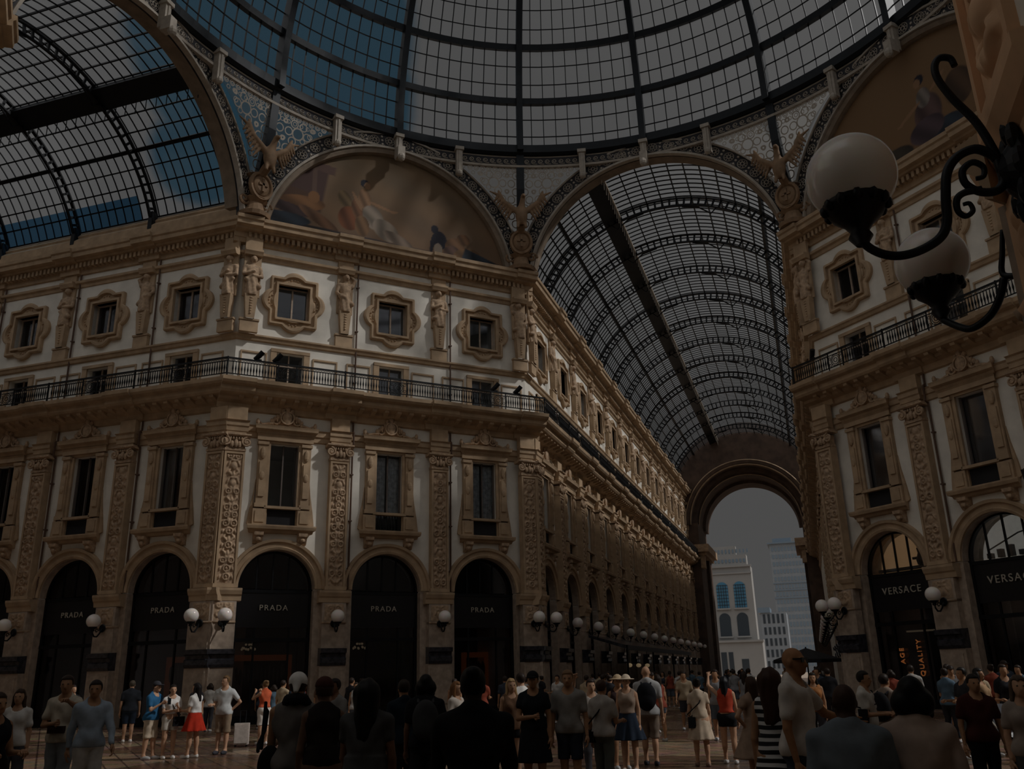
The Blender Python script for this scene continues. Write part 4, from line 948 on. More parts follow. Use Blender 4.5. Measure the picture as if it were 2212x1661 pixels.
for f in range(16):
    z=2.2+f*2.8; w=MB()
    for i in range(20):
        w.box(-5.6+i*1.2,-4.85+i*1.2,Y-.1,Y+.1,z,z+(1.7 if f<6 else 1.5))
    w.obj('window_row','greywin',b2)
MB().box(-6.3,26,Y-.3,Y,26.5,27).box(-6.3,26,Y-.3,Y,29.4,29.8).box(-6.3,26,Y-.3,Y,32,32.3).obj('ledge','greywin',b2); MB().box(-7,26,Y-1,Y+21,47,47.5).box(-5,2,Y+3,Y+8,47.5,49.5).obj('roof_edge','greywin',b2)
b3=thing('office_block','grey office block with dark window columns between palace and tower','building'); Y=230
MB().box(-7.2,-.5,Y,Y+15,0,16).obj('wall','towerwall',b3); MB().box(-7.8,-4.6,Y-.5,Y+10,16,17.4).obj('roof_terrace','greywin',b3)
for f in range(5):
    w=MB()
    for i in range(5): w.box(-6.6+i*1.2,-6.0+i*1.2,Y-.1,Y+.1,1.6+f*2.9,1.6+f*2.9+(1.9 if f!=4 else 2.4))
    w.obj('window_row','dkwin',b3)
# ------------------------------------------------ dark cafe canopy and lamps in the passage, parasol
cn=thing('cafe_canopy','long dark cafe canopy roof along the far passage left wall','canopy')
w=MB(); w.add([(-6.85,27.5,3.7),(-6.85,56,3.7),(-4.6,56,3.0),(-4.6,27.5,3.0),(-6.85,27.5,3.85),(-6.85,56,3.85),(-4.6,56,3.2),(-4.6,27.5,3.2)],[(0,3,2,1),(4,5,6,7),(0,4,7,3),(3,7,6,2),(1,2,6,5)]); w.obj('canopy_roof','marble',cn)
MB().box(-4.65,-4.55,27.5,56,2.95,3.22).obj('canopy_edge','steel',cn)
for y in (28,37,46,55): MB().tube([(-4.7,y,0),(-4.7,y,3.0)],.06,6).obj('canopy_post','iron',cn)
w=MB(); w.box(-6.5,-4.8,28,55.5,0,.95); w.obj('canopy_planters','inside',cn)
for i,(x,y) in enumerate(((-4.8,29.0),(-4.8,31.9),(-4.8,35.0))):
    l=thing('heater_lamp','warm glowing lamp hanging under the cafe canopy, %s from the left'%ORD[i],'lamp','glowing lamps under the cafe canopy',(x,y,0)); MB().ell((0,0,2.1),(.16,.16,.12),12,8).obj('bulb','lampglow',l); MB().tube([(0,0,2.2),(0,0,3.05)],.02,5).obj('stem','iron',l)
u=thing('parasol','dark market parasol canopy at the foot of the right facade','parasol',None,(5.25,28,0))
w=MB(); n=8
vs=[(0,0,2.75)]+[(1.9*math.cos(PI/8+i*PI/4),1.9*math.sin(PI/8+i*PI/4),2.15) for i in range(8)]+[(1.9*math.cos(PI/8+i*PI/4),1.9*math.sin(PI/8+i*PI/4),1.98) for i in range(8)]
w.add(vs,[(0,1+i,1+(i+1)%8) for i in range(8)]+[(1+i,9+i,9+(i+1)%8,1+(i+1)%8) for i in range(8)]); w.obj('canopy','inside',u); MB().tube([(0,0,0),(0,0,2.8)],.04,8).lathe([(.35,0),(.35,.08),(.05,.1)],(0,0,0),12).obj('pole','iron',u)
# ------------------------------------------------ the big bracket lamp on the near wall
def biglamp(label,arms,gc,gr,plate,org,dirv,cupz):
    ox,oy=org; dx,dy=dirv; W=lambda s,z,o=0:(ox+dx*s-dy*o,oy+dy*s+dx*o,z)
    r=thing('bracket_lamp',label,'wall lamp')
    g=W(*gc); MB().ell(g,(gr,gr,gr),40,26).obj('globe','globe',r,smooth=True)
    k=gr/.3; c=MB().lathe([(.04*k,-.52*k),(.08*k,-.46*k),(.06*k,-.42*k),(.1*k,-.36*k),(.17*k,-.30*k),(.2*k,-.24*k),(.22*k,-.21*k),(.18*k,-.22*k)],g,24)
    for i in range(12): a=2*PI*i/12; c.ell((g[0]+.2*k*math.cos(a),g[1]+.2*k*math.sin(a),g[2]-.23*k),(.035*k,.035*k,.05*k),6,5)
    c.obj('globe_cup','iron',r,smooth=True)
    b=MB()
    for path,rad,s in arms:
        P=[Vector(W(*q)) for q in path]; out=[]
        for i in range(len(P)-1):
            p0=P[max(0,i-1)];p1=P[i];p2=P[i+1];p3=P[min(len(P)-1,i+2)]
            for q in range(5):
                t=q/5; out.append(.5*((2*p1)+(-p0+p2)*t+(2*p0-5*p1+4*p2-p3)*t*t+(-p0+3*p1-3*p2+p3)*t**3))
        out.append(P[-1]); n=len(out); b.tube([tuple(o) for o in out],[rad*(1-(1-s)*i/n) for i in range(n)],8)
    for q in ((arms[0][0][0]),): b.ell(W(*q),(.06,.06,.06),8,6)
    b.obj('scroll_bracket','iron',r,smooth=True)
    p=W(*plate); pl=MB().lathe([(.03,0),(.16,0),(.2,.04),(.15,.07),(.1,.12),(.03,.16)],(0,0,0),18,ax=1); a=math.atan2(dy,dx)
    for i in range(8): q=2*PI*i/8; pl.ell((.15*math.cos(q),.05,.22*math.sin(q)),(.06,.05,.08),7,5)
    pl.xf(Matrix.Translation(p)@Matrix.Rotation(a-PI/2,4,'Z')@Matrix.Diagonal((1,1,1.35,1))); pl.obj('wall_plate','iron',r)
    return r
def LX(P): return [(7.5-x,z) for x,z in P]
A1=LX([(7.45,4.94),(7.35,4.94),(7.33,5.1),(7.26,5.36),(7.15,5.58),(7.08,5.76),(7.07,5.88),(7.11,5.95),(7.18,5.93),(7.2,5.86)])
B1=LX([(7.35,4.96),(7.34,4.86),(7.28,4.81),(7.18,4.83),(7.11,4.91),(7.11,5.01),(7.18,5.06),(7.24,5.01),(7.23,4.94),(7.18,4.93)])
C1=LX([(7.33,5.05),(7.3,5.1),(7.21,5.16),(7.09,5.12),(7.01,5.01),(6.97,4.81),(6.95,4.64),(6.89,4.53),(6.76,4.46),(6.62,4.44),(6.5,4.48),(6.41,4.57),(6.385,4.7)])
D1=LX([(7.2,4.84),(7.1,4.84),(7.04,4.8),(7.03,4.71),(7.07,4.66),(7.12,4.69),(7.11,4.75),(7.07,4.75)])
biglamp('big white globe lamp on scrolled black iron bracket, larger and higher of the near pair',[(A1,.034,.7),(B1,.036,.45),(C1,.034,.95),(D1,.028,.5)],(1.11,5.11),.315,(.02,4.94),(7.5,-18.95),(-1,0),4.7)
s2_=2**-.5
biglamp('white globe lamp with dark cup, lower of the near pair at the right edge',[([(.03,4.62),(.2,4.6),(.37,4.66),(.34,4.84),(.3,5.02)],.03,.6),([(.37,4.63),(.43,4.5),(.54,4.38),(.71,4.33),(.82,4.38),(.96,4.5)],.032,.9)],(.96,5.03),.30,(.03,4.62),(W_+.25,-A_+.25),(-s2_,s2_),4.6)
# ------------------------------------------------ people
SKL=(.56,.33,.21);SKM=(.42,.23,.13);SKD=(.20,.10,.06)
def skin(c): return cloth(c,.55)
BLK=(.012,.012,.014)
M['eyes']=mat('dark_eyes',(.02,.015,.012),.3)
def hand_sdf(kind):
    """palm and five separate fingers, wrist at origin, fingers towards -z, thumb towards +x, palm facing -y"""

    def f(P):
        palm=smin([cap(P,(.0,0,-.01),(.0,0,-.05),.024,.03),cap(P,(-.026,0,-.085),(.026,0,-.085),.013,.014),cap(P,(0,0,-.04),(0,0,-.08),.026,.024)],.015)
        fs=[]
        for i,(x,L) in enumerate(((.032,.072),(.011,.082),(-.011,.076),(-.031,.058))):
            c=.35+.12*i if kind=='relaxed' else 1.15+.05*i
            p=np.array((x,0,-.092)); a=p; an=.1 if kind=='relaxed' else .5
            for seg,(l,r0,r1) in enumerate(((L*.45,.0095,.009),(L*.32,.009,.0082),(L*.25,.0082,.007))):
                b=a+np.array((x*.06,-math.sin(an)*l,-math.cos(an)*l)); fs.append(cap(P,a,b,r0,r1)); a=b; an+=c
        t=[cap(P,(.022,-.005,-.03),(.048,-.02,-.062),.013,.011),cap(P,(.048,-.02,-.062),(.052 if kind=='relaxed' else .03,-.034,-.092),.011,.008)]
        return np.minimum(smin([palm]+t,.012),np.minimum.reduce(fs) if len(fs) else palm)
    return snet(f,(-.06,-.09,-.2),(.08,.04,.03),.0055)
HANDS={k:hand_sdf(k) for k in('relaxed','grip')}
PEOPLE=[]
def person(label,loc,face,H=1.75,sex='m',skinc=SKL,hair=('short',(.03,.02,.015)),top=('tee',(.5,.5,.5)),bottom=('shorts',(.1,.1,.12)),armL='down',armR='down',stance=.0,lean=0,tilt=0,h=.02,head_turn=0,bulk=1.0,shoes=(.5,.5,.5),group=None,detail=True,cat='person'):
    """front of the body is local -y; face = rotation about z (0 looks towards -y world)"""
    r=thing('person',label,cat,group,(loc[0],loc[1],0),face); PEOPLE.append((loc[0],loc[1]))
    sw=(.108 if sex=='m' else .092)*H*bulk; hw=(.052 if sex=='m' else .056)*H
    g=lambda x,y,z:np.array((x*H,y*H,z*H),float)
    def leanf(p): p=np.array(p,float); k=max(0,p[2]-.53*H); p[1]-=k*lean; p[0]+=k*tilt; return p
    ARM={'down':((.16,.03,-1),(.05,-.22,-1)),'back':((.15,.35,-1),(.05,.1,-1)),'phone':((.12,-.35,-1),(-.45,-.75,.55)),'up':((.5,-.35,.45),(.0,-.75,.75)),'point':((.3,-.75,-.12),(.1,-1,.28)),
         'hip':((.6,.2,-.85),(-.75,-.2,-.75)),'cross':((.15,-.25,-1),(-.9,-.5,.12)),'hold':((.1,-.2,-1),(-.1,-1,.05)),'camera':((.25,-.7,-.4),(-.55,-.5,.75)),'out':((.7,-.3,-.7),(.75,-.6,-.3)),'swing':((.2,-.4,-1),(.05,-.6,-.9))}
    prims={}; hands=[]
    ul,fl=.175*H,.15*H
    for s,a in ((1,armL),(-1,armR)):
        u,f_=[Vector(x).normalized() for x in ARM[a]]; u=Vector((u.x*s,u.y,u.z)); f_=Vector((f_.x*s,f_.y,f_.z))
        sh_=leanf((s*sw,0,.800*H)); el=sh_+np.array(u)*ul; wr=el+np.array(f_)*fl
        prims[s]=(sh_,el,wr); hands.append((s,wr,f_,a))
    legs={}
    for s in (1,-1):
        st=stance*s; hip=g(0,0,.5)+np.array((s*hw,0,0)); kn=g(0,-.04*abs(stance)*2-.12*st,.285)+np.array((s*hw*(1.05),0,0)); an=g(0,(-.02-.42*st)*.5+(.02 if st<0 else 0),.045)+np.array((s*hw*1.1,0,0)); legs[s]=(hip,kn,an)
    hc=leanf((0,-.012*H,.932*H)); bk=bulk
    ct,sn=math.cos(head_turn),math.sin(head_turn)
    def hp(x,y,z): x,y=x*ct-y*sn,x*sn+y*ct; return np.array((hc[0]+x*H,hc[1]+y*H,hc[2]+z*H))
    def torso(P,o):
        ch=elp(P,leanf((0,0,.735*H)),(sw*1.02*(1 if sex=='m' else .93)+o,.066*H*bk+o,.1*H+o)); be=cap(P,leanf((0,0,.66*H)),leanf((0,0,.57*H)),.07*H*bk+o,.076*H*bk+o)
        be2=cap(P,leanf((-.025*H*bk,0,.56*H)),leanf((.025*H*bk,0,.56*H)),.066*H*bk+o,.066*H*bk+o)
        sh_=smin([cap(P,leanf((-sw*.8,0,.79*H)),leanf((sw*.8,0,.79*H)),.034*H+o,.034*H+o)]+[cap(P,leanf((q*.012*H,.012*H,.852*H)),leanf((q*sw*.85,.004*H,.803*H)),.026*H+o*.6,.026*H+o) for q in (1,-1)],.02*H)
        ds=[ch,be,be2,sh_,cap(P,leanf((0,0,.79*H)),leanf((0,0,.835*H)),.055*H+o,.036*H+o)]
        if sex=='f': ds+= [elp(P,leanf((s*.042*H,-.052*H,.735*H)),(.034*H+o,.032*H+o,.034*H+o)) for s in (1,-1)]
        return smin(ds,.035*H)
    def hips(P,o): return smin([cap(P,(-hw*.8,.005*H,.535*H),(hw*.8,.005*H,.535*H),.068*H*bk+o,.068*H*bk+o),elp(P,(0,.03*H,.515*H),(.085*H*bk+o,.06*H*bk+o,.055*H+o))],.03*H)
    def leg(P,s,o,f0=0,f1=1.0,flare=0):
        hip,kn,an=legs[s]; d=smin([cap(P,hip,kn,.054*H*bk+o,.034*H+o+flare),cap(P,kn,an,.033*H+o+flare,.021*H+o+flare),elp(P,kn+(an-kn)*.3+np.array((0,.012*H,0)),(.03*H+o,.034*H+o,.075*H+o))],.02*H); return d
    def body(P):
        ds=[torso(P,0),hips(P,0)]
        for s in (1,-1):
            hip,kn,an=legs[s]; ds.append(leg(P,s,0)); ds.append(cap(P,an,an+np.array((0,-.085*H,-.022*H)),.022*H,.018*H))
            a,b,c=prims[s]; ds.append(smin([cap(P,a,b,.03*H*(1 if sex=='m' else .85),.022*H),cap(P,b,c,.0225*H,.0145*H)],.01))
        ds.append(cap(P,leanf((0,.004*H,.82*H)),hp(0,.01,-.03),.033*H*(1 if sex=='m' else .85),.031*H*(1 if sex=='m' else .85)))
        b=smin(ds,.022*H)
        hd=smin([elp(P,hp(0,.004,.012),(.0435*H,.054*H,.055*H)),elp(P,hp(0,-.02,-.02),(.034*H,.036*H,.042*H)),elp(P,hp(0,-.034,-.045),(.02*H,.018*H,.016*H))],.02*H)
        hd=smin([hd,cap(P,hp(0,-.052,.004),hp(0,-.063,-.018),.006*H,.0095*H),cap(P,hp(-.02,-.046,.012),hp(.02,-.046,.012),.008*H,.008*H)],.01*H)
        for s in (1,-1): hd=np.minimum(hd,elp(P,hp(s*.044,.004,-.005),(.007*H,.012*H,.02*H)))
        return smin([b,hd],.012*H)
    allp=[q for s in prims for q in prims[s]]+[q for s in legs for q in legs[s]]+[hc]
    lo=np.min(allp,0)-.15; hi=np.max(allp,0)+.15; lo[0]=min(lo[0],-.26*H*bk);hi[0]=max(hi[0],.26*H*bk);lo[1]=min(lo[1],-.2*H);hi[1]=max(hi[1],.18*H); lo[2]=0.0
    lo[2]=.0; v,f=snet(body,tuple(lo),tuple(hi),h)
    mb=MB().add(v,f)
    for s,wr,fd,a in hands:
        z=-Vector(fd).normalized(); y=Vector((0,1,0)) if abs(z.y)<.8 else Vector((0,0,1)); 
        if a in('down','swing','back'): y=Vector((s,0,0))
        x=y.cross(z).normalized(); y=z.cross(x).normalized(); R=Matrix((x,y,z)).transposed().to_4x4()
        if s==-1 or True:
            hv,hf=HANDS['grip' if a in('phone','camera','hold','cross') else 'relaxed']; k=H/1.75
            vv=[tuple(Vector(wr.tolist())+R.to_3x3()@Vector((p[0]*k*(1 if s==1 else -1),p[1]*k,p[2]*k))) for p in hv]; mb.add(vv,hf)
    if detail:
        for s in (1,-1): mb.ell(tuple(hp(s*.019,-.0525,.008)),(.0075*H,.005*H,.0045*H),8,5,1); mb.add([],[]) 
        mb.ell(tuple(hp(0,-.054,-.032)),(.014*H,.004*H,.003*H),8,4,2)
    bo=mb.obj('body',[skin(skinc),'eyes',cloth((skinc[0]*.7,skinc[1]*.4,skinc[2]*.4))],r,smooth=True)
    rs=(hash(label)%1000)/100.
    def fold(P,a=.006): return a*np.sin(P[...,2]*22+np.sin(P[...,0]*15+rs)*2.2+P[...,1]*9)
    # top
    tk,tc_=top[0],top[1]; hem=.50 if tk not in('crop','tank_in') else .585
    if bottom[0] in('skirt','shortsin'): hem=.6
    if tk!='none':
        sl={'tee':.62,'long':1.85,'tank':0,'tank_in':0,'crop':.5,'dress':.4,'dress0':0,'shirt':1.0}.get(tk,.6)
        dress=tk.startswith('dress'); dh=top[2] if dress else 0
        def shirt(P):
            z=P[...,2]; ds=[torso(P,.016)]
            if not dress: ds.append(np.maximum(hips(P,.022),z-.6*H)); 
            for s in (1,-1):
                a,b,c=prims[s]
                if sl>0:
                    e=a+(b-a)*min(1,sl); d=cap(P,a,e,.036*H,.031*H+(.008 if sl<1 else 0))
                    if sl>1: d=smin([d,cap(P,b,b+(c-b)*min(1,sl-1),.029*H,.022*H)],.01)
                    ds.append(d)
            d=smin(ds,.022)+fold(P)
            d=np.maximum(d,hem*H-z) if not dress else np.maximum(d,.56*H-z)
            nk=np.linalg.norm((P-leanf((0,-.03*H,.865*H)))*np.array((1,1,.75)),axis=-1)-(.052*H if tk!='shirt' else .046*H)
            d=np.maximum(d,-nk)
            if sl==0:
                for s in (1,-1): q=prims[s][0]; d=np.maximum(d,-(np.linalg.norm(P-q-np.array((s*.035*H,0,0)),axis=-1)-.05*H))
            if dress:
                an=np.arctan2(P[...,1],P[...,0]); t=np.clip((.6*H-z)/((.6-dh)*H),0,1); rad=.099*H*bk+t*(top[3] if len(top)>3 else .07)*H
                c=np.hypot(P[...,0],P[...,1]*1.25)-rad*(1+.05*np.sin(an*8+rs)*t); c=np.maximum(np.maximum(c,z-.64*H),dh*H-z); d=smin([d,c],.03)
            return d
        v,f=snet(shirt,tuple(lo),tuple(hi),h); mats=[cloth(tc_)]; q=MB().add(v,f)
        if len(top)>2 and top[-1]=='stripes': mats=['stripes']
        q.obj({'tee':'t_shirt','long':'long_sleeved_shirt','shirt':'shirt','tank':'tank_top','tank_in':'tank_top','crop':'crop_top'}.get(tk,'dress'),mats,r,smooth=True)
    # bottom
    bkind,bc=bottom[0],bottom[1]
    if bkind!='none' and not tk.startswith('dress'):
        def bot(P):
            z=P[...,2]
            if bkind=='skirt':
                dh2=bottom[2]; an=np.arctan2(P[...,1],P[...,0]); t=np.clip((.6*H-z)/((.6-dh2)*H),0,1); c=np.hypot(P[...,0],P[...,1]*1.2)-(.097*H*bk+t*.085*H)*(1+.08*np.sin(an*9)*t); return np.maximum(np.maximum(c,z-.61*H),dh2*H-z)
            e={'shorts':.30,'hot':.42,'pants':.06,'knee':.27,'shortsin':.38}[bkind]; fl_={'shorts':.014,'hot':.004,'pants':.004,'knee':.014,'shortsin':.01}[bkind]
            ds=[hips(P,.014)]+[leg(P,s,.012,flare=fl_) for s in (1,-1)]
            d=smin(ds,.02)+fold(P,.005); return np.maximum(np.maximum(d,e*H-z),z-.605*H)
        v,f=snet(bot,tuple(lo),tuple(hi),h); MB().add(v,f).obj({'skirt':'skirt','pants':'trousers'}.get(bkind,'shorts'),cloth(bc),r,smooth=True)
    # hair
    hk,hcx=hair[0],hair[1]
    def hairf(P):
        loc_=P-hc; lx=loc_[...,0]*ct+loc_[...,1]*sn; ly=-loc_[...,0]*sn+loc_[...,1]*ct; lz=loc_[...,2]
        d=elp(P,hp(0,.008,.02),(.051*H,.061*H,.06*H)); facecut=np.minimum(-(ly+.018*H),-(lz-.036*H)) # region in front and below hairline
        d=np.maximum(d,np.minimum(-(ly+.012*H),(.04*H-lz)))
        d=np.maximum(d,-(lz+(.035 if hk!='short' else .028)*H))
        if hk in('long','longwild'):
            w=.052 if hk=='long' else .07
            d=smin([d,cap(P,hp(0,.035,.0),hp(0,.052,-.17 if hk=='long' else -.2),w*H,w*.75*H)],.02); d=smin([d]+[cap(P,hp(s*.044,.008,.0),hp(s*.055,.0,-.13),.018*H,.016*H) for s in (1,-1)],.015); d=d+.004*np.sin(P[...,0]*90+np.sin(P[...,2]*20))
        if hk=='bob': d=smin([d,cap(P,hp(-.03,.02,-.02),hp(.03,.02,-.02),.05*H,.05*H)]+[cap(P,hp(s*.048,0,.01),hp(s*.05,-.01,-.06),.02*H,.02*H) for s in (1,-1)],.02)
        if hk=='bun': d=smin([d,elp(P,hp(0,.055,.05),(.03*H,.028*H,.028*H))],.012)
        if hk=='pony': d=smin([d,cap(P,hp(0,.06,.03),hp(0,.085,-.1),.022*H,.014*H)],.012)
        return d
    if hk not in('bald','cap','hat','capback'):
        v,f=snet(hairf,tuple(hc-.42*H*.5-.05),tuple(hc+.14*H),min(h,.014)); MB().add(v,f).obj('hair',cloth(hcx,.5),r,smooth=True)
    if hk in('cap','hat','capback'):
        def hatf(P):
            d=np.maximum(elp(P,hp(0,.006,.028),(.053*H,.063*H,.055*H)),-(P[...,2]-hc[2]-(.022 if hk!='capback' else .006)*H)); 
            if hk=='cap': d=np.minimum(d,elp(P,hp(0,-.07,.026),(.04*H,.045*H,.008*H)))
            if hk=='capback': d=smin([d,cap(P,hp(0,.05,.02),hp(0,.08,-.02),.025*H,.014*H)],.012)
            if hk=='hat': d=np.minimum(d,elp(P,hp(0,.0,.028),(.1*H,.105*H,.009*H)))
            return d
        v,f=snet(hatf,tuple(hc-.14*H),tuple(hc+.14*H),.011); MB().add(v,f).obj('hat' if hk=='hat' else 'cap',cloth(hcx),r,smooth=True)
        hk='short'; hcx=(.05,.03,.02); v,f=snet(lambda P:np.maximum(hairf(P),P[...,2]-hc[2]-.03*H),tuple(hc-.13*H),tuple(hc+.13*H),.014); MB().add(v,f).obj('hair',cloth(hcx,.5),r,smooth=True)
    # shoes
    for s in (1,-1):
        an=legs[s][2]; c=(float(an[0]),float(an[1])-.035*H,0)
        sf=lambda P:np.maximum(smin([elp(P,(c[0],c[1]-.01*H,.022*H),(.03*H,.075*H,.03*H)),elp(P,(c[0],c[1]+.035*H,.03*H),(.026*H,.034*H,.034*H))],.02),-(P[...,2]-.002))
        v,f=snet(sf,(c[0]-.09,c[1]-.2,-.01),(c[0]+.09,c[1]+.16,.15),.016); MB().add(v,f).obj('shoe',cloth(shoes),r,smooth=True)
    r['_hands']=0; del r['_hands']
    r.location=(loc[0],loc[1],0)
    P3=lambda q:(loc[0]+q[0]*math.cos(face)-q[1]*math.sin(face),loc[1]+q[0]*math.sin(face)+q[1]*math.cos(face),q[2])
    return r,dict(hand={s:P3(prims[s][2]+np.array(Vector([*(ARM[armL if s==1 else armR][1])]).normalized()*Vector((s,1,1)))*.1 if False else prims[s][2]) for s in (1,-1)},head=P3(hc),back=face,H=H)
def backpack(label,loc,face,H,col=BLK,group=None,w=.17,z0=.56,z1=.82,depth=.11,lean=0):
    r=thing('backpack',label,'backpack',group,(loc[0],loc[1],0),face)
    zc=(z0+z1)/2*H; y=.062*H+.02
    f=lambda P:smin([elp(P,(0,y+depth*.55,zc),(w,depth,(z1-z0)*H*.56)),elp(P,(0,y+depth*1.1,zc-.1),(w*.75,depth*.6,.13))],.03)
    v,fa=snet(f,(-.3,-.05,z0*H-.15),(.3,.45,z1*H+.15),.02); MB().add(v,fa).obj('bag_body',cloth(col),r,smooth=True)
    for s in (1,-1): MB().tube([(s*.09,y+.02,z1*H-.02),(s*.1,.0,.852*H),(s*.105,-.085*H,.8*H),(s*.12,-.08*H,.7*H),(s*.15,0,.63*H),(s*.12,y+.03,.6*H)],.018,6).obj('shoulder_strap',cloth(col),r)
    return r
def handbag(label,loc,face,H,side=1,z=.5,col=BLK,y=-.13,group=None,size=(.13,.05,.11),strap=True):
    r=thing('shoulder_bag',label,'bag',group,(loc[0],loc[1],0),face)
    c=(side*.1*H,y,z*H); f=lambda P:elp(P,c,size)-.0; 
    mb=MB(); q=MB(); q.box(c[0]-size[0],c[0]+size[0],c[1]-size[1],c[1]+size[1],c[2]-size[2],c[2]+size[2]); q.box(c[0]-size[0]*.95,c[0]+size[0]*.95,c[1]-size[1]*1.25,c[1]-size[1],c[2],c[2]+size[2]*.95); q.obj('bag_body',cloth(col),r)
    if strap: MB().tube([(c[0],c[1],c[2]+size[2]),(0,-.075*H-.03,.72*H),(-side*.06*H,-.05*H,.83*H),(-side*.07*H,.03*H,.84*H),(0,.075*H+.02,.72*H),(c[0]+side*.08,.06*H,z*H+.14),(c[0],c[1],c[2]+size[2])],.011,5).obj('strap',cloth(col),r)
    return r
def phone(label,p,face,group=None):
    r=thing('phone',label,'phone',group,p,face); MB().box(-.038,.038,-.005,.005,-.0,.15).obj('case','iron',r); MB().box(-.034,.034,.005,.0065,.01,.14).obj('screen','pane',r); return r
def toward(loc,tx,ty):  # heading so that the body's front (-y) looks at a point
    return math.atan2(ty-loc[1],tx-loc[0])+PI/2
CAMD=(5.73,-25.04)
AWAY=lambda l,o=0:toward(l,*CAMD)+PI+o
TOW=lambda l,o=0:toward(l,*CAMD)+o
W=(.82,.80,.77)
def P_(label,l,face,**k): return person(label,l,face,**k)
# --- near the left edge, in the sun
l=(-2.95,-17.0); P_('woman in black sleeveless top with headband looking down, cut off at the left edge',l,TOW(l,.5),H=1.68,sex='f',skinc=SKM,hair=('bun',(.05,.03,.02)),top=('tank',BLK),bottom=('pants',BLK),armL='hold',armR='hold',h=.017)
l=(-6.5,-13.3); P_('woman in white t-shirt behind the woman in black at the left edge',l,TOW(l,-.3),H=1.7,sex='f',hair=('long',(.06,.035,.02)),top=('tee',W),bottom=('shorts',(.1,.1,.12)))
l=(-5.12,-13.77); P_('man in pale shirt and grey shorts pointing up to the left',l,TOW(l,-.5),H=1.88,skinc=SKM,hair=('short',(.04,.025,.02)),top=('tee',(.62,.56,.46)),bottom=('knee',(.26,.28,.30)),armL='point',armR='cross',stance=.1,h=.018,head_turn=.3)
handbag('small dark waist bag worn by the pointing man',l,TOW(l,-.5),1.88,0,.6,(.05,.02,.015),-.16,size=(.12,.04,.05),strap=False)
l=(-4.27,-14.12); P_('man in light blue long shirt and white shorts looking up beside the pointing man',l,TOW(l,.15),H=1.8,skinc=SKM,hair=('short',(.03,.02,.02)),top=('long',(.38,.46,.56)),bottom=('knee',(.60,.58,.55)),armL='swing',armR='back',stance=.15,h=.018,head_turn=-.3)
l=(-15.2,-.6); P_('man in dark navy clothes standing with back turned in front of the left shopfront',l,AWAY(l),H=1.84,bulk=1.1,hair=('short',(.1,.08,.06)),top=('tee',(.03,.035,.045)),bottom=('shorts',(.02,.03,.05)),shoes=W)
l=(-14.3,1.5); P_('woman in dark clothes beside the dark-clad man by the left shopfront',l,TOW(l),H=1.7,sex='f',hair=('long',(.02,.015,.01)),top=('tee',(.05,.05,.06)),bottom=('pants',BLK))
l=(-16.6,-1.6); P_('man with short hair in black t-shirt left of the dark-clad man by the shop',l,TOW(l,.6),H=1.75,hair=('short',(.03,.02,.02)),top=('tee',BLK),bottom=('pants',BLK))
G='tourists gathered in front of the left corner pier'
l=(-9.88,-6.03); P_('man in blue polo shirt and beige shorts looking down at a phone',l,TOW(l,.9),H=1.78,hair=('cap',(.05,.05,.06)),top=('tee',(.03,.13,.27)),bottom=('knee',(.55,.45,.34)),armL='phone',armR='phone',stance=.1,lean=.08,group=G)
l=(-9.5,-5.8); P_('woman in white dress with small black shoulder bag reading beside the man in blue',l,TOW(l,.2),H=1.7,sex='f',hair=('bun',(.02,.015,.012)),top=('tee',W),bottom=('shortsin',(.68,.63,.56)),armL='phone',armR='cross',stance=.08,shoes=W,group=G)
handbag('black shoulder bag on the woman in white',l,TOW(l,.2),1.7,1,.5)
phone('dark phone held by the woman in white with the black bag',(-9.3,-6.15,1.25),TOW(l,.2))
l=(-8.95,-5.6); P_('woman in white blouse and bright red skirt with long dark hair',l,TOW(l,-2.2),H=1.72,sex='f',hair=('long',(.015,.012,.012)),top=('crop',W),bottom=('skirt',(.50,.035,.015),.36),armL='hold',armR='hold',stance=.1,shoes=W,group=G)
l=(-8.9,-4.5); P_('tall man in white shirt with hand on hip behind the red skirt',l,TOW(l,-.4),H=1.88,hair=('short',(.16,.09,.04)),top=('tee',(.60,.62,.62)),bottom=('knee',(.3,.22,.15)),armL='hip',armR='hold',shoes=(.05,.05,.06),group=G,head_turn=-.5)
l=(-9.6,-1.6); P_('woman in orange sleeveless top and white trousers photographing beside a suitcase',l,AWAY(l,.5),H=1.74,sex='f',skinc=SKL,hair=('bun',(.2,.12,.06)),top=('tank_in',(.60,.12,.05)),bottom=('shorts',(.72,.66,.6)),armL='camera',armR='camera',shoes=W)
s=thing('suitcase','pale hard suitcase on wheels beside the woman in orange','suitcase',None,(-9.9,-2.2,0),.5); MB().box(-.2,.2,-.13,.13,.06,.62).box(-.18,.18,-.15,.15,.1,.58).obj('shell',cloth((.62,.55,.5)),s)
for x in (-.15,.15):
    for y in (-.09,.09): MB().lathe([(.035,-.015),(.035,.015)],(x,y,.035),10,ax=0).obj('wheel','iron',s)
MB().tube([(-.08,.13,.6),(-.08,.13,.95),(.08,.13,.95),(.08,.13,.6)],.01,6).obj('handle','steel',s)
l=(-9.4,-.2); P_('man in dark blue clothes just behind the woman in orange',l,TOW(l),H=1.72,hair=('short',(.3,.25,.2)),top=('tee',(.02,.03,.045)),bottom=('pants',(.02,.03,.045)),armL='hold',armR='hold')
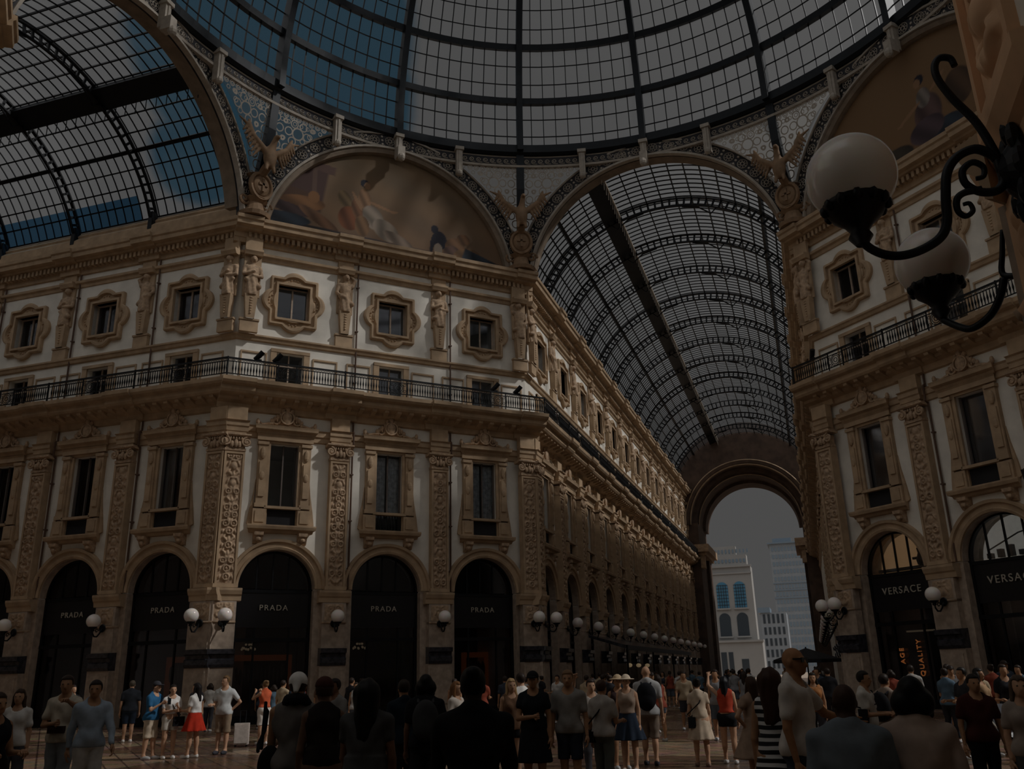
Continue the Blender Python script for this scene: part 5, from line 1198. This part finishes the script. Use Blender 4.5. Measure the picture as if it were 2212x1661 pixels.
# --- dark foreground row, shade partly put into darker cloth
l=(.68,-16.74); P_('man in backwards white cap and grey tank top seen from behind',l,AWAY(l,-.15),H=1.8,bulk=1.1,skinc=SKM,hair=('capback',W),top=('tank',(.16,.145,.135)),bottom=('knee',BLK),armL='hold',armR='down',h=.015)
w=thing('towel','black cloth draped around the neck of the man in the white cap','towel',None,(l[0],l[1],0),AWAY(l,-.15)); MB().tube([(-.17,-.1,1.3),(-.15,-.05,1.42),(-.07,.07,1.56),(0,.1,1.56),(.07,.07,1.56),(.15,-.05,1.42),(.17,-.1,1.3)],[.05,.055,.06,.065,.06,.055,.05],8).obj('cloth',cloth(BLK),w,smooth=True)
backpack('black backpack hanging at the left side of the man in the white cap',(l[0]-.28,l[1]+.05),AWAY(l,-.15),1.8,BLK,w=.12,z0=.42,z1=.62,depth=.07)
l=(1.08,-16.9); P_('woman with brown cap and bare shoulders right of the white cap',l,AWAY(l,.1),H=1.75,sex='f',skinc=(.16,.09,.06),hair=('cap',(.06,.02,.015)),top=('dress0',(.02,.015,.014),.3,.05),bottom=('none',BLK),armL='down',armR='down',h=.015)
l=(-1.58,-11.91); P_('man in grey t-shirt behind the woman with the brown cap',l,TOW(l,-.8),H=1.74,skinc=SKD,hair=('short',(.02,.012,.01)),top=('tee',(.22,.21,.20)),bottom=('pants',(.05,.05,.06)),armL='swing')
l=(1.93,-17.63); P_('woman with very long dark hair and grey dress seen from behind',l,AWAY(l,-.2),H=1.73,sex='f',bulk=1.12,skinc=SKD,hair=('longwild',(.008,.007,.007)),top=('dress',(.07,.07,.072),.28,.06),bottom=('none',BLK),armL='hold',armR='down',h=.015)
l=(.12,-12.99); P_('man in dark shirt with orange lit arm, left of the black backpack',l,AWAY(l,.3),H=1.70,skinc=SKM,hair=('short',(.03,.02,.015)),top=('tee',(.012,.02,.03)),bottom=('shorts',(.02,.02,.025)),h=.018)
l=(.85,-13.89); P_('person with afro hair and dark shirt carrying a grey backpack, seen from behind',l,AWAY(l),H=1.76,skinc=SKD,hair=('bob',(.008,.007,.006)),top=('tee',(.012,.013,.016)),bottom=('shorts',(.02,.02,.025)),armL='down',h=.018)
backpack('dark grey backpack with straps on the person with afro hair',l,AWAY(l),1.76,(.045,.047,.05),w=.17)
l=(-.55,-9.32); P_('woman in pale loose top with reddish hair behind the dark silhouettes',l,TOW(l,1),H=1.64,sex='f',hair=('long',(.22,.1,.04)),top=('tee',(.62,.55,.48)),bottom=('pants',(.2,.2,.2)),armL='hold')
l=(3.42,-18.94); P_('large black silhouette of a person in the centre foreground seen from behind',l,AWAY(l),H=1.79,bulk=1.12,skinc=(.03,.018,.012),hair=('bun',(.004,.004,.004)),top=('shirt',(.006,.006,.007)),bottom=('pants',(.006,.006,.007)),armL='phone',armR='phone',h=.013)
# --- middle rows
l=(1.63,-11.66); P_('woman in black tunic and dark cap with bare legs facing the camera',l,TOW(l,-.1),H=1.77,sex='f',bulk=1.1,skinc=SKM,hair=('cap',(.012,.012,.014)),top=('dress',(.012,.013,.016),.29,.045),bottom=('none',BLK),armL='down',armR='cross',stance=.08,h=.018)
l=(.57,-9.53); P_('woman with long blond hair and brown patterned top left of the black tunic',l,TOW(l,.3),H=1.67,sex='f',hair=('long',(.55,.36,.18)),top=('tank',(.18,.1,.06)),bottom=('hot',BLK),stance=.1)
l=(.43,-8.5); P_('man in white t-shirt behind the blond woman',l,AWAY(l,.4),H=1.76,hair=('short',(.03,.02,.015)),top=('tee',W),bottom=('shorts',(.1,.1,.1)))
l=(2.1,-11.38); P_('man with short fair hair in grey t-shirt and dark shorts walking towards the camera',l,TOW(l,-.1),H=1.78,bulk=1.03,skinc=SKM,hair=('short',(.26,.15,.08)),top=('tee',(.28,.265,.25)),bottom=('shorts',(.025,.03,.045)),armL='down',armR='down',stance=.12,h=.018)
l=(1.9,-9.08); P_('woman with white sunglasses pushed up on dark hair, right of the man in grey',l,TOW(l,.2),H=1.63,sex='f',hair=('bun',(.04,.025,.02)),top=('tee',(.45,.4,.36)),bottom=('pants',(.08,.08,.09)),armR='up')
l=(2.5,-10.9); P_('boy in grey-white t-shirt and camouflage trousers with crossbody strap seen from behind',l,AWAY(l,-.5),H=1.62,skinc=SKM,hair=('short',(.06,.03,.02)),top=('tee',(.46,.42,.38)),bottom=('pants',(.13,.14,.13)),armR='hold',stance=.08,h=.018)
handbag('thin dark crossbody bag of the boy in camouflage trousers',l,AWAY(l,-.5),1.62,1,.5,BLK,.12,size=(.08,.03,.08))
l=(2.03,-7.4); P_('woman with straw hat and dark strappy top, left one of the two hats',l,TOW(l,.2),H=1.68,sex='f',skinc=SKM,hair=('hat',(.6,.46,.3)),top=('tank',(.05,.03,.03)),bottom=('hot',(.03,.04,.06)),armL='hold')
l=(2.3,-7.9); P_('woman with pale brimmed hat and long hair, right one of the two hats',l,TOW(l,-.2),H=1.68,sex='f',hair=('hat',(.66,.55,.42)),top=('tank',(.35,.26,.2)),bottom=('skirt',(.02,.03,.05),.33))
l=(2.45,-6.6); P_('bald man in grey shirt and khaki shorts with a black backpack seen from behind',l,AWAY(l,-.1),H=1.84,bulk=1.05,hair=('bald',BLK),top=('tee',(.42,.42,.42)),bottom=('knee',(.22,.17,.13)),stance=.12,shoes=(.05,.05,.06),h=.018)
backpack('black backpack on the bald man in khaki shorts',l,AWAY(l,-.1),1.84,(.01,.011,.014),w=.2)
l=(3.46,-6.75); P_('woman in beige knee-length dress with dark bun and crossbody strap seen from behind',l,AWAY(l,.1),H=1.58,sex='f',hair=('bun',(.015,.012,.01)),top=('dress',(.60,.48,.36),.30,.06),bottom=('none',BLK),stance=.06,h=.018,shoes=(.3,.2,.15))
handbag('black crossbody bag on the woman in the beige dress',l,AWAY(l,.1),1.58,1,.5,BLK,.1,size=(.07,.04,.1))
l=(3.93,-6.2); P_('woman with long dark hair, red top and black shorts seen from behind',l,AWAY(l,-.1),H=1.6,sex='f',hair=('long',(.012,.012,.015)),top=('tank_in',(.45,.06,.03)),bottom=('hot',BLK),armL='up',stance=.1,shoes=(.7,.7,.7))
l=(4.75,-5.5); P_('man in dark t-shirt bending his arm with pale skirt billowing beside him',l,AWAY(l,.3),H=1.7,skinc=SKM,hair=('short',(.02,.015,.012)),top=('tee',(.03,.035,.045)),bottom=('shorts',(.05,.06,.08)),armR='hip')
l=(4.75,-10.6); P_('woman in long pale pink beige dress left of the striped dress',l,AWAY(l,.5),H=1.62,sex='f',hair=('long',(.05,.025,.015)),top=('dress',(.36,.25,.18),.3,.13),bottom=('none',BLK),armL='hip')
l=(5.27,-15.46); P_('woman with long brown hair in black and white striped dress seen from behind',l,AWAY(l,-.2),H=1.74,sex='f',skinc=SKM,hair=('longwild',(.05,.022,.014)),top=('dress0',(.62,.62,.62),.24,.09,'stripes'),bottom=('none',BLK),armL='down',armR='down',h=.014)
l=(5.5,-15.75); P_('very tall bald man in white t-shirt with sunglasses reaching out his right arm',l,TOW(l,1.2),H=1.93,skinc=(.40,.2,.1),hair=('bald',(.1,.06,.04)),top=('tee',(.66,.61,.56)),bottom=('pants',(.04,.05,.07)),armL='out',armR='down',h=.014)
sg=thing('sunglasses','dark sunglasses worn by the very tall man in white','sunglasses',None,(l[0],l[1],0),TOW(l,1.2)); MB().box(-.075,.075,-.135,-.125,1.79,1.835).box(-.08,-.07,-.13,.0,1.815,1.83).box(.07,.08,-.13,0,1.815,1.83).obj('frame','iron',sg)
l=(5.6,-3.43); P_('person in orange tank top with printed front walking towards the camera',l,TOW(l),H=1.62,sex='f',skinc=SKM,hair=('long',(.02,.015,.01)),top=('tank',(.40,.17,.06)),bottom=('shorts',(.05,.05,.06)),stance=.1)
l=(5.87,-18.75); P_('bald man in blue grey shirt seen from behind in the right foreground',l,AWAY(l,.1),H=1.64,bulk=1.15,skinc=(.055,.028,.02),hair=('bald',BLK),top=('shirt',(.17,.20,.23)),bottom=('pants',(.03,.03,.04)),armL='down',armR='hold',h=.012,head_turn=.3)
l=(6.28,-18.6); P_('woman with black bob hair in beige jacket seen from behind in the right foreground',l,AWAY(l,-.05),H=1.66,sex='f',bulk=1.15,skinc=SKM,hair=('bob',(.006,.006,.006)),top=('long',(.46,.35,.29)),bottom=('pants',(.05,.05,.05)),h=.012)
l=(6.37,-9.85); P_('man in white t-shirt with dark shoulder bag looking at a phone, right side',l,TOW(l,1.3),H=1.66,skinc=SKM,hair=('short',(.02,.015,.012)),top=('tee',(.60,.57,.52)),bottom=('pants',(.45,.47,.48)),armL='hold',armR='hold',stance=.12)
handbag('dark bag of the man in white looking at a phone',l,TOW(l,1.3),1.66,-1,.62,BLK,0,size=(.1,.06,.1))
l=(6.75,-8.5); P_('person in patterned shirt with black backpack right of the man in white',l,AWAY(l,-.6),H=1.6,skinc=SKM,hair=('short',(.03,.02,.015)),top=('tee',(.32,.25,.2)),bottom=('pants',BLK))
backpack('black backpack on the person in the patterned shirt',l,AWAY(l,-.6),1.6,BLK)
l=(8.41,-5.04); P_('man in dark t-shirt and grey shorts striding with a stroller, right side',l,TOW(l,-.9),H=1.66,skinc=SKM,hair=('short',(.015,.012,.01)),top=('tee',(.03,.033,.04)),bottom=('shorts',(.06,.08,.085)),armL='hold',armR='hold',stance=.3)
l=(8.75,-4.6); P_('woman in tan top with dark hair beside the man with the stroller',l,TOW(l,1.1),H=1.64,sex='f',skinc=SKM,hair=('bob',(.015,.012,.01)),top=('tee',(.42,.27,.15)),bottom=('pants',BLK),armL='hold')
st=thing('stroller','dark folding stroller with pale frame bars pushed by the couple on the right','stroller',None,(9.0,-5.6,0),.6)
for s in (-1,1):
    MB().tube([(s*.22,.5,1.0),(s*.22,.1,.6),(s*.22,-.5,.1)],.015,6).tube([(s*.22,.35,.1),(s*.22,0,.55),(s*.22,-.2,.75)],.015,6).obj('frame_bar','letter',st)
    for y in (-.5,.35): MB().lathe([(.09,-.02),(.1,0),(.09,.02)],(s*.24,y,.1),16,ax=0).obj('wheel','iron',st)
MB().add([(-.2,.1,.5),(.2,.1,.5),(.2,-.35,.42),(-.2,-.35,.42),(-.2,.3,1.0),(.2,.3,1.0)],[(0,1,2,3),(0,4,5,1)]).obj('seat','marble',st)
l=(7.6,-11.9); P_('person in dark clothes with rust red collar at the right edge',l,TOW(l,.4),H=1.6,skinc=SKM,hair=('short',(.02,.015,.012)),top=('tee',(.06,.014,.01)),bottom=('pants',BLK),bulk=1.1)
l=(7.75,-13.9); P_('person in pale top cut off at the right edge',l,TOW(l,.2),H=1.6,sex='f',skinc=SKL,hair=('long',(.1,.07,.05)),top=('tee',(.34,.28,.24)),bottom=('pants',(.1,.1,.1)))
# --- crowd in the distance: a few figures built once and copied
PRT=[]
CS=[((.42,.33,.22),'tan'),((.25,.25,.26),'grey'),((.26,.06,.035),'red'),((.04,.05,.07),'navy'),((.55,.53,.50),'white'),((.02,.02,.024),'black'),((.10,.16,.22),'blue'),((.16,.10,.07),'brown')]
rg=random.Random(5)
spots=[]; USED=set(); NAMED=list(PEOPLE)
for x0,x1,y0,y1,n in ((-4.5,5.5,-1.5,6,12),(-6,6,6,16,18),(-5.5,6.5,16,32,22),(-5,6,32,60,22),(5,11,-1.5,5,9),(-12,-6,1,9,7),(-16,-10,3.5,6,3),(8,13,-6,0,4)):
    k=0
    while k<n:
        x,y=rg.uniform(x0,x1),rg.uniform(y0,y1)
        if all((x-a)**2+(y-b)**2>.8 for a,b in spots) and all((x-a)**2+(y-b)**2>1.0 for a,b in NAMED) and not(y>26 and x<-4.0) and not (23<y<33 and x>2.8) and (y>-3 or x>0): spots.append((x,y)); k+=1
PLACE=[(lambda x,y:'by the centre facade' if x<-5.5 and y<10 else 'by the right shops' if x>6.5 else 'in the open crossing' if y<8 else 'in the passage mouth' if y<18.5 else 'half way down the passage' if y<34 else 'deep in the passage')][0]
for i,(x,y) in enumerate(spots):
    c,cn=CS[i%8]; back=(i%3!=0); fc=(PI if back else 0)+rg.uniform(-.7,.7); where=PLACE(x,y)
    for near in sorted((q for q in range(len(spots)) if q!=i),key=lambda q:(spots[q][0]-x)**2+(spots[q][1]-y)**2):
        lab='passer-by in %s top %s, %s, %s of the %s top'%(cn,'from behind' if back else 'facing us',where,'left' if spots[near][0]>x else 'right',CS[near%8][1])
        if lab not in USED: break
    USED.add(lab)
    if i<8:
        sx='f' if i%2 else 'm'; r,_=person(lab,(x,y),fc,H=1.7 if sx=='m' else 1.66,sex=sx,skinc=SKM,hair=(['short','long','short','bob','short','bun','cap','pony'][i],(.03,.02,.015)),top=(['tee','tank','tee','tee','long','tee','tee','tank'][i],c),bottom=(['shorts','hot','pants','pants','shorts','pants','knee','shorts'][i],[(.05,.05,.06),(.1,.12,.15),(.03,.03,.035)][i%3]),armL=['down','hold','down','swing'][i%4],armR=['swing','down','hold','down'][i%4],stance=.12 if i%2 else .05,h=.028,detail=False,group='passers-by '+where); PRT.append(r)
    else:
        r=dup(PRT[rg.randrange(8)],lab,'passers-by '+where); r.location=(x,y,0); r.rotation_euler=(0,0,fc); s_=rg.uniform(.96,1.05); r.scale=(s_,s_,s_)
        for ch in r.children:
            if ch.name.split('.')[0] in('t_shirt','tank_top','long_sleeved_shirt'): ch.material_slots[0].link='OBJECT'; ch.material_slots[0].material=cloth(c)
